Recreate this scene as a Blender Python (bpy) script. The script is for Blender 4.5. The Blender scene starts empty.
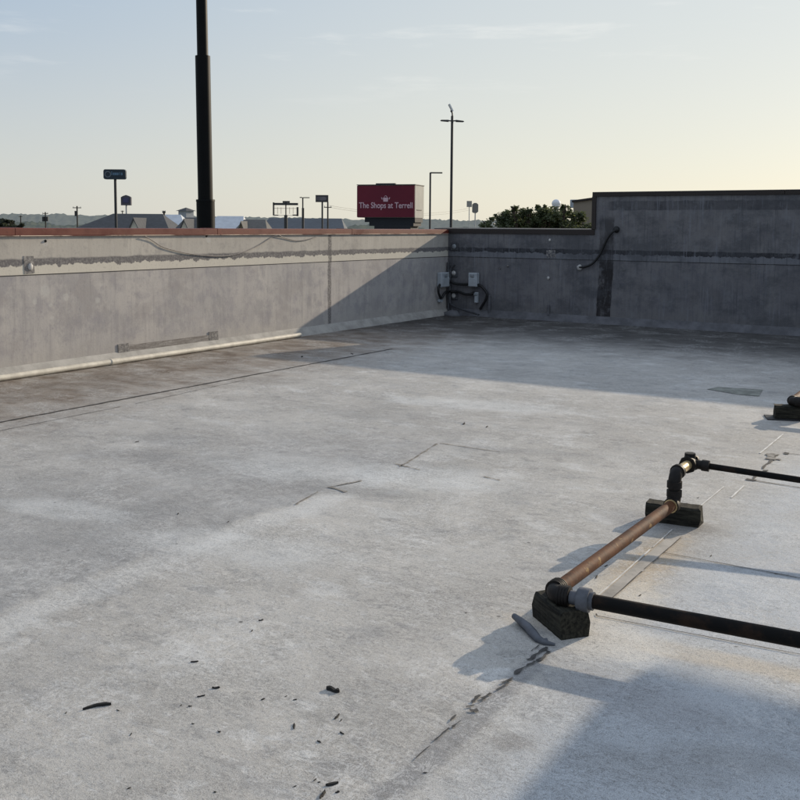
import bpy, math, random
from mathutils import Vector, Matrix
random.seed(7)
R = math.radians
sc = bpy.context.scene
col = sc.collection

# ------------------------------------------------------------------ camera
FPX, CX, CY = 988.0, 400.0, 312.94           # pinhole measured from the two perpendicular parapets
CAM = Vector((8.88, -15.79, 1.60))
MROT = Matrix.Rotation(R(32.1), 3, 'Z') @ Matrix.Rotation(R(85.0), 3, 'X') @ Matrix.Rotation(R(0.4), 3, 'Z')
cd = bpy.data.cameras.new('camera'); cam = bpy.data.objects.new('camera', cd); col.objects.link(cam)
cam.matrix_world = Matrix.Translation(CAM) @ MROT.to_4x4()
cd.sensor_width = 36; cd.lens = FPX / 800 * 36; cd.shift_y = (CY - 400) / 800
cd.clip_start = 0.05; cd.clip_end = 6000
sc.camera = cam
FW = Vector((-math.sin(R(32.1)), math.cos(R(32.1)), 0)); RT = Vector((math.cos(R(32.1)), math.sin(R(32.1)), 0))

def ray(px, py): return MROT @ Vector(((px - CX) / FPX, -(py - CY) / FPX, -1.0))
def F(px, py, z=0.0):                         # survey point on a level z
    d = ray(px, py); return CAM + d * ((z - CAM.z) / d.z)
def WL(px, py, x=0.0):
    d = ray(px, py); return CAM + d * ((x - CAM.x) / d.x)
def WR(px, py, y=0.0):
    d = ray(px, py); return CAM + d * ((y - CAM.y) / d.y)
def AT(px, py, dist):
    d = ray(px, py); return CAM + d * (dist / d.dot(FW))

# ------------------------------------------------------------------ object helpers
def tag(o, label=None, cat=None, group=None, kind=None):
    if label: o['label'] = label
    if cat: o['category'] = cat
    if group: o['group'] = group
    if kind: o['kind'] = kind
    return o
def thing(name, loc, label, cat, group=None, rz=0.0):
    o = bpy.data.objects.new(name, None); col.objects.link(o)
    o.location = loc; o.rotation_euler = (0, 0, rz); o.empty_display_size = .2
    return tag(o, label, cat, group)

class MB:
    def __init__(s): s.v = []; s.f = []; s.sm = []
    def add(s, vs, fs, smooth=False):
        n = len(s.v); s.v += [Vector(v) for v in vs]
        for f in fs: s.f.append([i + n for i in f]); s.sm.append(smooth)
        return s
    def box(s, x0, x1, y0, y1, z0, z1, M=None, b=0.0):
        if b <= 0:
            vs = [(x, y, z) for z in (z0, z1) for y in (y0, y1) for x in (x0, x1)]
            fs = [(0, 2, 3, 1), (4, 5, 7, 6), (0, 1, 5, 4), (2, 6, 7, 3), (0, 4, 6, 2), (1, 3, 7, 5)]
        else:                                  # chamfered box
            vs = []; 
            for sz, z in ((-1, z0), (1, z1)):
                for sy, y in ((-1, y0), (1, y1)):
                    for sx, x in ((-1, x0), (1, x1)):
                        vs += [(x, y - sy * b, z - sz * b), (x - sx * b, y, z - sz * b), (x - sx * b, y - sy * b, z)]
            c = lambda sx, sy, sz, k: 3 * (sx + 2 * sy + 4 * sz) + k
            fs = [(c(0,0,0,0), c(0,0,1,0), c(0,1,1,0), c(0,1,0,0)), (c(1,0,0,0), c(1,1,0,0), c(1,1,1,0), c(1,0,1,0)),
                  (c(0,0,0,1), c(1,0,0,1), c(1,0,1,1), c(0,0,1,1)), (c(0,1,0,1), c(0,1,1,1), c(1,1,1,1), c(1,1,0,1)),
                  (c(0,0,0,2), c(0,1,0,2), c(1,1,0,2), c(1,0,0,2)), (c(0,0,1,2), c(1,0,1,2), c(1,1,1,2), c(0,1,1,2))]
            for a in (0, 1):
                for d in (0, 1):
                    fs += [(c(a,d,0,0), c(a,d,1,0), c(a,d,1,1), c(a,d,0,1)), (c(a,0,d,0), c(a,1,d,0), c(a,1,d,2), c(a,0,d,2)),
                           (c(0,a,d,1), c(1,a,d,1), c(1,a,d,2), c(0,a,d,2))]
            for i in range(8): fs.append((3*i, 3*i+1, 3*i+2))
        if M is not None: vs = [M @ Vector(v) for v in vs]
        return s.add(vs, fs)
    def tube(s, pts, r, n=12, cap=True, smooth=True):
        pts = [Vector(p) for p in pts]; m = len(pts)
        rs = r if isinstance(r, (list, tuple)) else [r] * m
        t0 = (pts[1] - pts[0]).normalized()
        u = t0.cross(Vector((0, 0, 1)));  u = t0.cross(Vector((1, 0, 0))) if u.length < 1e-3 else u
        u.normalize(); vs = []
        for i, p in enumerate(pts):
            t = (pts[min(i + 1, m - 1)] - pts[max(i - 1, 0)])
            t = t.normalized() if t.length > 1e-9 else t0
            u = (u - t * u.dot(t)).normalized(); w = t.cross(u)
            for k in range(n):
                a = 2 * math.pi * k / n; vs.append(p + (u * math.cos(a) + w * math.sin(a)) * rs[i])
        fs = [(i*n+k, i*n+(k+1) % n, (i+1)*n+(k+1) % n, (i+1)*n+k) for i in range(m-1) for k in range(n)]
        s.add(vs, fs, smooth)
        if cap: 
            s.add(vs[:n], [tuple(range(n))[::-1]]); s.add(vs[-n:], [tuple(range(n))])
        return s
    def prism(s, poly, ax, a0, a1):            # poly in the two other axes, extruded along axis ax
        def P(p, a):
            q = list(p); q.insert(ax, a); return q
        n = len(poly)
        vs = [P(p, a0) for p in poly] + [P(p, a1) for p in poly]
        return s.add(vs, [tuple(range(n))[::-1], tuple(range(n, 2*n))] + [(i, (i+1) % n, n+(i+1) % n, n+i) for i in range(n)])
    def plate(s, poly, org, ux, uz, t):        # poly (a,b) in plane ux,uz at org, thickness t along the normal
        nrm = ux.cross(uz).normalized(); n = len(poly)
        vs = [org + ux*a + uz*b + nrm*t/2 for a, b in poly] + [org + ux*a + uz*b - nrm*t/2 for a, b in poly]
        return s.add(vs, [tuple(range(n)), tuple(range(n, 2*n))[::-1]] + [(i, n+i, n+(i+1) % n, (i+1) % n) for i in range(n)])
    def sphere(s, c, r, n=12, m=8, sq=(1, 1, 1), jit=0):
        c = Vector(c); vs = []
        for i in range(m + 1):
            for k in range(n):
                th = math.pi * i / m; ph = 2*math.pi*k/n
                j = 1 + random.uniform(-jit, jit)
                vs.append(c + Vector((math.sin(th)*math.cos(ph)*sq[0], math.sin(th)*math.sin(ph)*sq[1], math.cos(th)*sq[2])) * r * j)
        return s.add(vs, [(i*n+k, (i+1)*n+k, (i+1)*n+(k+1) % n, i*n+(k+1) % n) for i in range(m) for k in range(n)], True)
    def build(s, name, mat, parent=None, recalc=True):
        me = bpy.data.meshes.new(name)
        org = parent.matrix_basis.inverted() if (parent is not None and parent.type == 'EMPTY') else None
        p = parent
        if parent is not None:
            chain = Matrix.Identity(4); q = parent
            while q is not None: chain = q.matrix_basis @ chain; q = q.parent
            inv = chain.inverted(); vs = [inv @ v for v in s.v]
        else: vs = s.v
        me.from_pydata([tuple(v) for v in vs], [], s.f)
        me.polygons.foreach_set('use_smooth', s.sm)
        me.validate(); me.update()
        if recalc:
            import bmesh
            bm = bmesh.new(); bm.from_mesh(me); bmesh.ops.recalc_face_normals(bm, faces=bm.faces); bm.to_mesh(me); bm.free()
        o = bpy.data.objects.new(name, me); col.objects.link(o); o.parent = parent
        if mat: me.materials.append(mat)
        return o

# ------------------------------------------------------------------ node helpers
class NT:
    def __init__(s, name):
        s.m = bpy.data.materials.new(name); s.m.use_nodes = True
        s.t = s.m.node_tree; s.n = s.t.nodes; s.l = s.t.links
        s.b = s.n['Principled BSDF']
        s.co = s.n.new('ShaderNodeNewGeometry').outputs['Position']
        s.xyz = s.n.new('ShaderNodeSeparateXYZ'); s.l.new(s.co, s.xyz.inputs[0])
        s.x, s.y, s.z = s.xyz.outputs
    def put(s, sock, v):
        if hasattr(v, 'is_output') or isinstance(v, bpy.types.NodeSocket): s.l.new(v, sock)
        else:
            if sock.type == 'RGBA' and len(v) == 3: v = (*v, 1)
            sock.default_value = v
    def ma(s, op, a, b=0.0, c=None, clamp=False):
        n = s.n.new('ShaderNodeMath'); n.operation = op; n.use_clamp = clamp
        s.put(n.inputs[0], a); s.put(n.inputs[1], b)
        if c is not None: s.put(n.inputs[2], c)
        return n.outputs[0]
    def scale(s, sc, off=(0, 0, 0)):
        n = s.n.new('ShaderNodeMapping'); s.l.new(s.co, n.inputs[0])
        n.inputs['Scale'].default_value = sc; n.inputs['Location'].default_value = off
        return n.outputs[0]
    def noise(s, scale, detail=4, rough=.55, vec=None, dist=0.0):
        n = s.n.new('ShaderNodeTexNoise'); s.l.new(vec if vec is not None else s.co, n.inputs['Vector'])
        n.inputs['Scale'].default_value = scale; n.inputs['Detail'].default_value = detail
        n.inputs['Roughness'].default_value = rough; n.inputs['Distortion'].default_value = dist
        return n.outputs[0]
    def voro(s, scale, vec=None, feature='F1'):
        n = s.n.new('ShaderNodeTexVoronoi'); n.feature = feature; s.l.new(vec if vec is not None else s.co, n.inputs['Vector'])
        n.inputs['Scale'].default_value = scale; return n.outputs[0]
    def mr(s, v, a, b, c=0.0, d=1.0):
        n = s.n.new('ShaderNodeMapRange'); n.clamp = True; n.interpolation_type = 'SMOOTHSTEP'
        s.put(n.inputs[0], v)
        for i, q in enumerate((a, b, c, d)): s.put(n.inputs[i + 1], q)
        return n.outputs[0]
    def mix(s, f, a, b, mode='MIX'):
        n = s.n.new('ShaderNodeMix'); n.data_type = 'RGBA'; n.blend_type = mode
        s.put(n.inputs[0], f); s.put(n.inputs[6], a); s.put(n.inputs[7], b); return n.outputs[2]
    def val(s, c, f):                          # multiply a colour by a scalar
        n = s.n.new('ShaderNodeVectorMath'); n.operation = 'SCALE'; s.put(n.inputs[0], c if not isinstance(c, tuple) else c)
        s.put(n.inputs['Scale'], f); return n.outputs[0]
    def blob(s, cx, cy, rx, ry, rot, nz, soft=.5):   # ragged ellipse on the roof, 1 inside
        dx = s.ma('SUBTRACT', s.x, cx); dy = s.ma('SUBTRACT', s.y, cy)
        c, q = math.cos(rot), math.sin(rot)
        u = s.ma('ADD', s.ma('MULTIPLY', dx, c/rx), s.ma('MULTIPLY', dy, q/rx))
        v = s.ma('ADD', s.ma('MULTIPLY', dx, -q/ry), s.ma('MULTIPLY', dy, c/ry))
        d = s.ma('SQRT', s.ma('ADD', s.ma('MULTIPLY', u, u), s.ma('MULTIPLY', v, v)))
        d = s.ma('ADD', d, s.ma('MULTIPLY', s.ma('SUBTRACT', nz, .5), 1.5))
        return s.mr(d, 1 - soft, 1 + soft, 1, 0)
    def bump(s, h, strength=.5, dist=.01, prev=None):
        n = s.n.new('ShaderNodeBump'); n.inputs['Strength'].default_value = strength; n.inputs['Distance'].default_value = dist
        s.l.new(h, n.inputs['Height'])
        if prev is not None: s.l.new(prev, n.inputs['Normal'])
        return n.outputs[0]
    def out(s, color=None, rough=.8, metal=0.0, normal=None, spec=.3, alpha=None):
        if color is not None: s.put(s.b.inputs['Base Color'], color)
        s.put(s.b.inputs['Roughness'], rough); s.put(s.b.inputs['Metallic'], metal)
        s.put(s.b.inputs['Specular IOR Level'], spec)
        if normal is not None: s.l.new(normal, s.b.inputs['Normal'])
        if alpha is not None: s.put(s.b.inputs['Alpha'], alpha)
        return s.m

def simple(name, c, var=.25, scale=6.0, rough=.7, metal=0.0, spec=.4, bump=0.0, bscale=60.0):
    t = NT(name); f = t.mr(t.noise(scale, 5, .6), .3, .7, 1 - var, 1 + var)
    nm = t.bump(t.noise(bscale, 4), bump, .004) if bump else None
    return t.out(t.val((*c,), f), rough, metal, nm, spec)

# ------------------------------------------------------------------ roof material
SEAM_X = F(640, 545).x
def roof_material():
    t = NT('weathered_roof_coating')
    n1 = t.noise(.55, 6, .6); n2 = t.noise(2.6, 7, .62); n3 = t.noise(14, 6, .65); n4 = t.noise(70, 4, .6); n5 = t.noise(290, 3, .6)
    streak = t.noise(1, 6, .62, t.scale((2.4, 3.6, 1)))
    wig = t.ma('ADD', t.ma('MULTIPLY', t.ma('SUBTRACT', n2, .5), 1.1), t.ma('MULTIPLY', t.ma('SUBTRACT', n3, .5), .35))
    c = t.mix(t.mr(n1, .35, .65), (.405, .383, .35), (.49, .466, .427))
    c = t.mix(t.mr(n2, .52, .72, 0, .55), c, (.355, .35, .345))
    c = t.mix(t.mr(streak, .56, .64, 0, .5), c, (.64, .635, .615))
    c = t.mix(t.mr(streak, .34, .43, .55, 0), c, (.29, .285, .28))
    fl = t.noise(1, 7, .7, t.scale((13, 16, 1), (3, 5, 0)))
    c = t.mix(t.mr(fl, .565, .63, 0, .42), c, (.66, .655, .64))
    c = t.mix(t.mr(fl, .37, .43, .45, 0), c, (.27, .265, .26))
    dm = t.noise(1, 6, .68, t.scale((5.5, 6.5, 1), (7, 1, 0)))
    c = t.mix(t.mr(dm, .57, .64, 0, .5), c, (.235, .23, .225))
    # older dirtier sheet on the left of the long lap, cleaner strip just beyond it
    xb = F(150, 555).x
    xe = t.ma('ADD', t.x, t.ma('MULTIPLY', wig, .28))
    old = t.mr(xe, xb - .05, xb + .03, 1, 0)
    fade = t.ma('MULTIPLY', t.mr(t.y, F(440, 440).y - 1.0, F(440, 440).y + .8, 1, 0), t.mr(t.x, xb - 2.6, xb - .3, .25, 1))
    c = t.mix(t.ma('MULTIPLY', t.ma('MULTIPLY', old, fade), .72), c, t.mix(t.mr(n3, .42, .6), (.25, .247, .245), (.36, .355, .35)))
    lip = t.ma('MULTIPLY', t.mr(t.ma('ABSOLUTE', t.ma('SUBTRACT', xe, xb + .13)), .03, .16, 1, 0), fade)
    c = t.mix(t.ma('MULTIPLY', lip, .5), c, (.66, .655, .635))
    # ponding dirt in front of both parapets
    dl = t.mr(t.ma('ADD', t.x, t.ma('MULTIPLY', wig, 1.6)), .9, 3.0, 1, 0)
    c = t.mix(t.ma('MULTIPLY', dl, t.mr(streak, .3, .6, 1, .5)), c, (.140, .102, .070))
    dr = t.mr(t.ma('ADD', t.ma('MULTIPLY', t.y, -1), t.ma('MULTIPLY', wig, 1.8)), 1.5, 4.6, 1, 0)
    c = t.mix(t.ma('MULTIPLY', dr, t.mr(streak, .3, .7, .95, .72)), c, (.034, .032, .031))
    # bluish pale tint right of the lap: soft shade painted into the coating
    cool_shade = t.mr(t.ma('ADD', t.x, t.ma('MULTIPLY', wig, .10)), SEAM_X + .1, SEAM_X + .5)
    cool_shade = t.ma('MULTIPLY', cool_shade, t.mr(t.ma('ADD', t.y, t.ma('MULTIPLY', wig, 1)), F(770, 450).y - .6, F(770, 450).y + .6, 1, 0))
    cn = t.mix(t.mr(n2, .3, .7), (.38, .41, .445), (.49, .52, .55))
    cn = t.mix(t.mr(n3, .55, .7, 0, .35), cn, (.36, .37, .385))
    c = t.mix(t.ma('MULTIPLY', cool_shade, .85), c, cn)
    # local stains: rust tinted run-off round the pipe, grey repair smears, foot-worn dark patches
    def st(px, py, rx, ry, rot, colr, k, soft=.5):
        nonlocal c
        p = F(px, py); c = t.mix(t.ma('MULTIPLY', t.blob(p.x, p.y, rx, ry, rot, n2 if rx > .3 else n3, soft), k), c, colr)
    st(642, 568, .12, .55, 0, (.50, .39, .26), .8)
    st(610, 600, .20, .30, 0, (.68, .62, .52), .8)
    st(700, 655, .75, .07, R(5), (.60, .50, .37), .6)
    st(606, 640, .22, .16, 0, (.74, .70, .63), .7)
    st(640, 520, .22, .16, 0, (.24, .24, .25), .5)
    st(690, 528, .20, .10, 0, (.20, .19, .18), .6)
    st(455, 735, .05, .75, 0, (.20, .20, .205), .75, .45)
    st(640, 700, .3, .14, 0, (.26, .25, .26), .35)
    st(512, 742, .07, .05, .3, (.25, .24, .23), .7)
    for px, py, rx, ry, k in ((350, 490, .35, .12, .6), (400, 465, .5, .22, .45), (130, 455, .35, .2, .5), (170, 440, .3, .18, .5), (60, 500, .9, .4, .4), (110, 540, .8, .3, .35),
                              (530, 452, .6, .1, .4), (380, 415, .6, .25, .3), (250, 470, .8, .3, .35), (740, 760, .2, .08, .5), (660, 770, .25, .1, .35), (330, 770, .05, .05, .5), (350, 765, .08, .05, .5)):
        st(px, py, rx, ry, .3, (.24, .235, .23), k)
    for px, py, rx, ry, k in ((430, 478, .45, .3, .5), (480, 405, .9, .25, .45), (60, 510, .4, .15, .4), (310, 470, .7, .3, .4), (230, 545, .6, .2, .35), (640, 640, .3, .1, .3)):
        st(px, py, rx, ry, .2, (.68, .69, .68), k)
    # grit: grains, pits and pinholes
    c = t.mix(t.mr(n4, .53, .66, 0, .5), c, (.19, .185, .18))
    c = t.mix(t.mr(n4, .33, .46, .4, 0), c, (.52, .515, .50))
    c = t.mix(t.mr(n5, .52, .64, 0, .75), c, (.13, .125, .12))
    c = t.mix(t.mr(n5, .34, .47, .5, 0), c, (.62, .615, .60))
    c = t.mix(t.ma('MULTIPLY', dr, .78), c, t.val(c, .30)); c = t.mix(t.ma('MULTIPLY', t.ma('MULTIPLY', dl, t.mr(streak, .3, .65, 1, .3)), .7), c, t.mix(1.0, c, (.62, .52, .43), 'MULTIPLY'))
    scar = t.ma('MULTIPLY', t.mr(t.noise(9, 7, .75, t.scale((1, 2.4, 1)), 1.2), .485, .5), t.mr(t.noise(9, 7, .75, t.scale((1, 2.4, 1)), 1.2), .5, .515, 1, 0))
    scar = t.ma('MULTIPLY', scar, t.mr(t.noise(1.7, 3), .44, .56))
    sc2 = t.noise(17, 6, .72, t.scale((1, 1.8, 1), (4, 2, 0)), 1.5); sc2 = t.ma('MULTIPLY', t.mr(t.ma('ABSOLUTE', t.ma('SUBTRACT', sc2, .5)), .004, .014, 1, 0), t.mr(t.noise(2.3, 4, .6, t.scale((1, 1, 1), (9, 3, 0))), .46, .58))
    c = t.mix(t.ma('MULTIPLY', sc2, .65), c, (.17, .165, .16))
    c = t.mix(t.ma('MULTIPLY', scar, .75), c, (.12, .115, .11))
    wl = t.noise(11, 7, .72, t.scale((1.3, 1, 1), (2, 8, 0)), 1.0); wl = t.ma('MULTIPLY', t.mr(t.ma('ABSOLUTE', t.ma('SUBTRACT', wl, .52)), .005, .022, 1, 0), t.mr(t.noise(1.9, 4, .6, t.scale((1, 1, 1), (4, 9, 0))), .48, .6))
    c = t.mix(t.ma('MULTIPLY', wl, .5), c, (.66, .655, .64))
    pm = t.mr(t.noise(6.5, 8, .78, t.scale((1, 1.2, 1), (8, 8, 0))), .555, .60); c = t.mix(t.ma('MULTIPLY', pm, t.mr(n1, .35, .6, .5, .2)), c, t.val(c, .62))
    sp = t.mr(t.voro(4.5), .03, .05, 1, 0); sp = t.ma('MULTIPLY', sp, t.mr(t.noise(3.1, 2), .5, .6))
    c = t.mix(t.ma('MULTIPLY', sp, .8), c, (.07, .065, .06))
    h = t.ma('ADD', t.ma('MULTIPLY', n5, .35), t.ma('ADD', t.ma('MULTIPLY', n4, .7), t.ma('MULTIPLY', n3, 1.2)))
    nm = t.bump(h, .28, .006)
    nm = t.bump(t.ma('ADD', n2, t.ma('ADD', t.ma('MULTIPLY', scar, .25), t.ma('MULTIPLY', sc2, .2))), .35, .03, nm)
    return t.out(c, t.mr(n2, .3, .7, .52, .8), 0, nm, .35)

def wall_material(name, axis, x0=None):
    t = NT(name); u = t.y if axis == 'Y' else t.x
    sv = (1, 1, .07)
    run = t.noise(16, 6, .65, t.scale(sv)); run2 = t.noise(4.0, 5, .6, t.scale((1, 1, .14)))
    n1 = t.noise(.9, 5, .6); n2 = t.noise(5, 7, .65); n3 = t.noise(40, 4, .6)
    rag = t.noise(7, 5, .7, t.scale((1, 1, .6)))
    low = t.mix(t.mr(n1, .3, .7), (.36, .342, .335), (.45, .42, .395))
    low = t.mix(t.mr(run2, .5, .75, 0, .55), low, (.51, .48, .44))
    low = t.mix(t.mr(t.noise(2.1, 8, .72, t.scale((1, 1, .8), (3, 3, 3))), .50, .60, 0, .5), low, (.27, .258, .262))
    low = t.mix(t.mr(n2, .46, .66, 0, .6), low, (.28, .265, .28))
    low = t.mix(t.mr(t.noise(1.4, 6, .65, t.scale((1, 1, 1.6))), .5, .64, 0, .5), low, (.31, .285, .275))
    low = t.mix(t.mr(run, .50, .68, 0, .32), low, (.22, .21, .212))
    low = t.mix(t.mr(run, .34, .45, .35, 0), low, (.43, .40, .365))
    low = t.mix(t.mr(t.z, .08, .35, .45, 0), low, (.42, .39, .35))
    up = t.mix(t.mr(n1, .3, .7), (.40, .372, .335), (.47, .438, .39))
    up = t.mix(t.mr(run, .5, .72, 0, .6), up, (.36, .33, .295))
    up = t.mix(t.mr(n2, .50, .66, 0, .55), up, (.31, .29, .27))
    up = t.mix(t.mr(run, .34, .45, .3, 0), up, (.53, .50, .45))
    c = t.mix(t.mr(t.z, 1.055, 1.065), low, up)
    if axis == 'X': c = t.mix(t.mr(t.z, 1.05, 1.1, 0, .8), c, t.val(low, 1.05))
    # torn strip of old flashing adhesive running the whole wall
    zb = t.ma('ADD', 1.16, t.ma('MULTIPLY', t.ma('SUBTRACT', rag, .5), .16))
    zt = t.ma('ADD', 1.235, t.ma('MULTIPLY', t.ma('SUBTRACT', n2, .5), .05))
    band = t.ma('MULTIPLY', t.mr(t.ma('SUBTRACT', t.z, zb), -.006, .006), t.mr(t.ma('SUBTRACT', t.z, zt), -.012, .012, 1, 0))
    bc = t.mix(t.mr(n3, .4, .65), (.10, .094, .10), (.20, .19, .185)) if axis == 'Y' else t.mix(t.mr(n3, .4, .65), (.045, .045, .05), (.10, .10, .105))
    c = t.mix(t.ma('MULTIPLY', band, .9), c, bc)
    pale = t.ma('MULTIPLY', t.mr(t.ma('SUBTRACT', t.z, zb), -.004, .004, 1, 0), t.mr(t.z, 1.063, 1.068))
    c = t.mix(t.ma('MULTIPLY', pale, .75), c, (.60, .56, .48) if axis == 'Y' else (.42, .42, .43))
    c = t.mix(t.mr(t.ma('ABSOLUTE', t.ma('SUBTRACT', t.z, 1.06)), .004, .008, .85, 0), c, (.07, .065, .06))
    if axis == 'X':
        top = t.ma('MULTIPLY', t.mr(t.ma('SUBTRACT', t.z, t.ma('MULTIPLY', t.ma('SUBTRACT', n2, .5), .05)), 1.885, 1.90),
                   t.mr(t.ma('ADD', t.z, t.ma('MULTIPLY', t.ma('SUBTRACT', rag, .5), .07)), 2.03, 2.05, 1, 0))
        top = t.ma('MULTIPLY', top, t.mr(t.x, WR(606, 210).x, WR(612, 210).x))
        c = t.mix(t.ma('MULTIPLY', top, t.mr(n2, .3, .6, .9, .45)), c, (.135, .13, .135))
        xa, xc = WR(598.5, 290).x, WR(612.5, 290).x
        wob = t.ma('MULTIPLY', t.ma('SUBTRACT', n2, .5), .06)
        ux = t.ma('ADD', t.x, wob)
        ux = t.ma('ADD', ux, t.ma('MULTIPLY', t.mr(t.z, 0, 1.06, 1, 0), .035))
        st = t.ma('MULTIPLY', t.mr(ux, xa - .01, xa + .01), t.mr(ux, xc - .01, xc + .01, 1, 0))
        st = t.ma('MULTIPLY', st, t.mr(t.z, 1.70, 1.82, 1, 0))
        pk = t.mr(t.noise(5, 6, .7, t.scale((1, 1, .5))), .48, .62, 1, .35)
        pk = t.ma('MULTIPLY', pk, t.mr(t.z, 1.0, 1.1, 1, .68))
        c = t.mix(t.ma('MULTIPLY', st, pk), c, (.075, .066, .064))
    else:
        y0 = WL(329.5, 290).y
        vs = t.mr(t.ma('ABSOLUTE', t.ma('ADD', t.ma('SUBTRACT', t.y, y0), t.ma('MULTIPLY', t.ma('SUBTRACT', n2, .5), .06))), .03, .055, 1, 0)
        c = t.mix(t.ma('MULTIPLY', vs, t.mr(n3, .4, .6, .5, .95)), c, (.12, .112, .11))
        # pale drips and patches of filler
        for px, py, r in ((35, 302, .045), (50, 305, .04), (66, 297, .05), (45, 291, .08), (52, 318, .03), (98, 300, .05), (45, 243, .05), (208, 240, .05)):
            p = WL(px, py)
            d = t.ma('SQRT', t.ma('ADD', t.ma('POWER', t.ma('ABSOLUTE', t.ma('SUBTRACT', t.y, p.y)), 2), t.ma('POWER', t.ma('ABSOLUTE', t.ma('SUBTRACT', t.z, p.z)), 2)))
            d = t.ma('ADD', d, t.ma('MULTIPLY', t.ma('SUBTRACT', n2, .5), .08))
            c = t.mix(t.mr(d, r * .5, r, .6, 0), c, (.47, .455, .43))
    c = t.mix(t.mr(n3, .55, .75, 0, .3), c, (.18, .17, .17))
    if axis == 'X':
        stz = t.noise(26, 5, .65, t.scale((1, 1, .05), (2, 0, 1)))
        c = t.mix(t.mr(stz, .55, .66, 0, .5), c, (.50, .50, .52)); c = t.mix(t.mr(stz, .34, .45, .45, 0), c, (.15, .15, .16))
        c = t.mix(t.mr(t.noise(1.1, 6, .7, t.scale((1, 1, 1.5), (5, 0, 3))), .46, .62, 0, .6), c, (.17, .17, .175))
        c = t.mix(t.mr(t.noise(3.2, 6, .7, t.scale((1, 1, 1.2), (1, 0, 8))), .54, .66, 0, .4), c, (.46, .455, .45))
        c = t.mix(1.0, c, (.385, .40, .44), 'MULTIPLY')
    h = t.ma('ADD', t.ma('MULTIPLY', n2, 1.5), t.ma('ADD', t.ma('MULTIPLY', n3, .4), t.ma('MULTIPLY', run, .6)))
    return t.out(c, .82, 0, t.bump(h, .16, .010), .2)

# ------------------------------------------------------------------ materials
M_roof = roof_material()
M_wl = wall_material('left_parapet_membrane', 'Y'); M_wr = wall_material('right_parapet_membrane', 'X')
def coping_mat(name, c1, c2, rough=.5):
    t = NT(name); n = t.noise(2.2, 6, .65); n2 = t.noise(26, 5, .65)
    c = t.mix(t.mr(n, .35, .65), c1, c2); c = t.mix(t.mr(n2, .55, .75, 0, .5), c, tuple(q * .45 for q in c1))
    return t.out(c, t.mr(n, .3, .7, rough - .1, rough + .15), 0, t.bump(n2, .2, .003), .4)
M_cop_red = coping_mat('faded_red_metal', (.100, .016, .009), (.135, .028, .015))
def drip():
    t = NT('lit_drip_edge'); n = t.noise(1.3, 5, .65)
    return t.out(t.mix(t.mr(n, .42, .56), (.11, .022, .013), (.62, .48, .38)), .5, 0, None, .3)  # cream stretches paint sunlight catching the red lip
M_drip = drip()
M_cop_dark = coping_mat('dark_brown_metal', (.014, .009, .008), (.022, .015, .013))
M_cant = simple('pale_flashing_membrane', (.33, .315, .29), .2, 5, .8, bump=.3)
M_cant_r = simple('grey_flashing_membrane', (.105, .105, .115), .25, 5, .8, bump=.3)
M_pvc = simple('pale_plastic', (.58, .535, .45), .15, 8, .55)
M_seam = simple('dark_seam_sealant', (.045, .042, .04), .4, 20, .7)
M_lap = simple('pale_lap_edge', (.64, .62, .58), .2, 10, .6)
M_grey = simple('grey_rubber', (.085, .09, .105), .25, 14, .6, bump=.4)
M_chip = simple('black_debris', (.012, .011, .010), .4, 60, .8, bump=.4)
def rust():
    t = NT('rusty_steel_pipe'); n = t.noise(9, 6, .65); n2 = t.noise(55, 5, .65)
    c = t.mix(t.mr(n, .35, .65), (.048, .017, .0075), (.115, .043, .016)); c = t.mix(t.mr(n2, .52, .72, 0, .7), c, (.05, .026, .018))
    c = t.mix(t.mr(t.noise(16, 4, .6), .64, .70, 0, .75), c, (.30, .19, .08))
    return t.out(c, .72, 0, t.bump(n2, .5, .003), .2)
M_rust = rust()
def blackpipe():
    t = NT('black_iron_pipe'); n = t.noise(12, 6, .65); n2 = t.noise(60, 5)
    c = t.mix(t.mr(n, .45, .7), (.004, .0037, .0035), (.022, .012, .007))
    return t.out(c, .7, 0, t.bump(n2, .4, .002), .15)
M_blk = blackpipe()
M_fit = simple('black_fitting_iron', (.010, .008, .007), .4, 30, .6, 0, .25, bump=.3)
M_brass = simple('brass_nipple', (.62, .47, .25), .2, 20, .38, .6)
def woodmat():
    t = NT('weathered_timber'); t.co = t.n.new('ShaderNodeTexCoord').outputs['Object']; g = t.noise(1, 7, .7, t.scale((6, 75, 75))); n = t.noise(18, 5)
    c = t.mix(t.mr(g, .35, .65), (.007, .0066, .0055), (.045, .042, .031)); c = t.mix(t.mr(n, .55, .7, 0, .6), c, (.012, .012, .011))
    return t.out(c, .85, 0, t.bump(g, .6, .005), .2)
M_wood = woodmat()
M_elec = simple('pale_grey_enamel', (.36, .39, .42), .1, 8, .45)
M_elec2 = simple('mid_grey_enamel', (.22, .24, .26), .1, 8, .5)  # darker grey for box handles and one plate cap
M_cable = simple('black_cable_sheath', (.010, .010, .011), .2, 30, .5)
M_conduit = simple('dark_conduit', (.06, .062, .07), .3, 20, .5)
M_seal = simple('light_sealant', (.42, .41, .40), .3, 14, .7, bump=.4)
M_pole = simple('black_painted_steel', (.0035, .0035, .004), .2, 4, .5, 0, .12)
M_dkmetal = simple('dark_post_metal', (.03, .03, .032), .2, 4, .5)
M_galv = simple('galvanised_steel', (.40, .41, .42), .15, 5, .45, .5)

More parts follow.
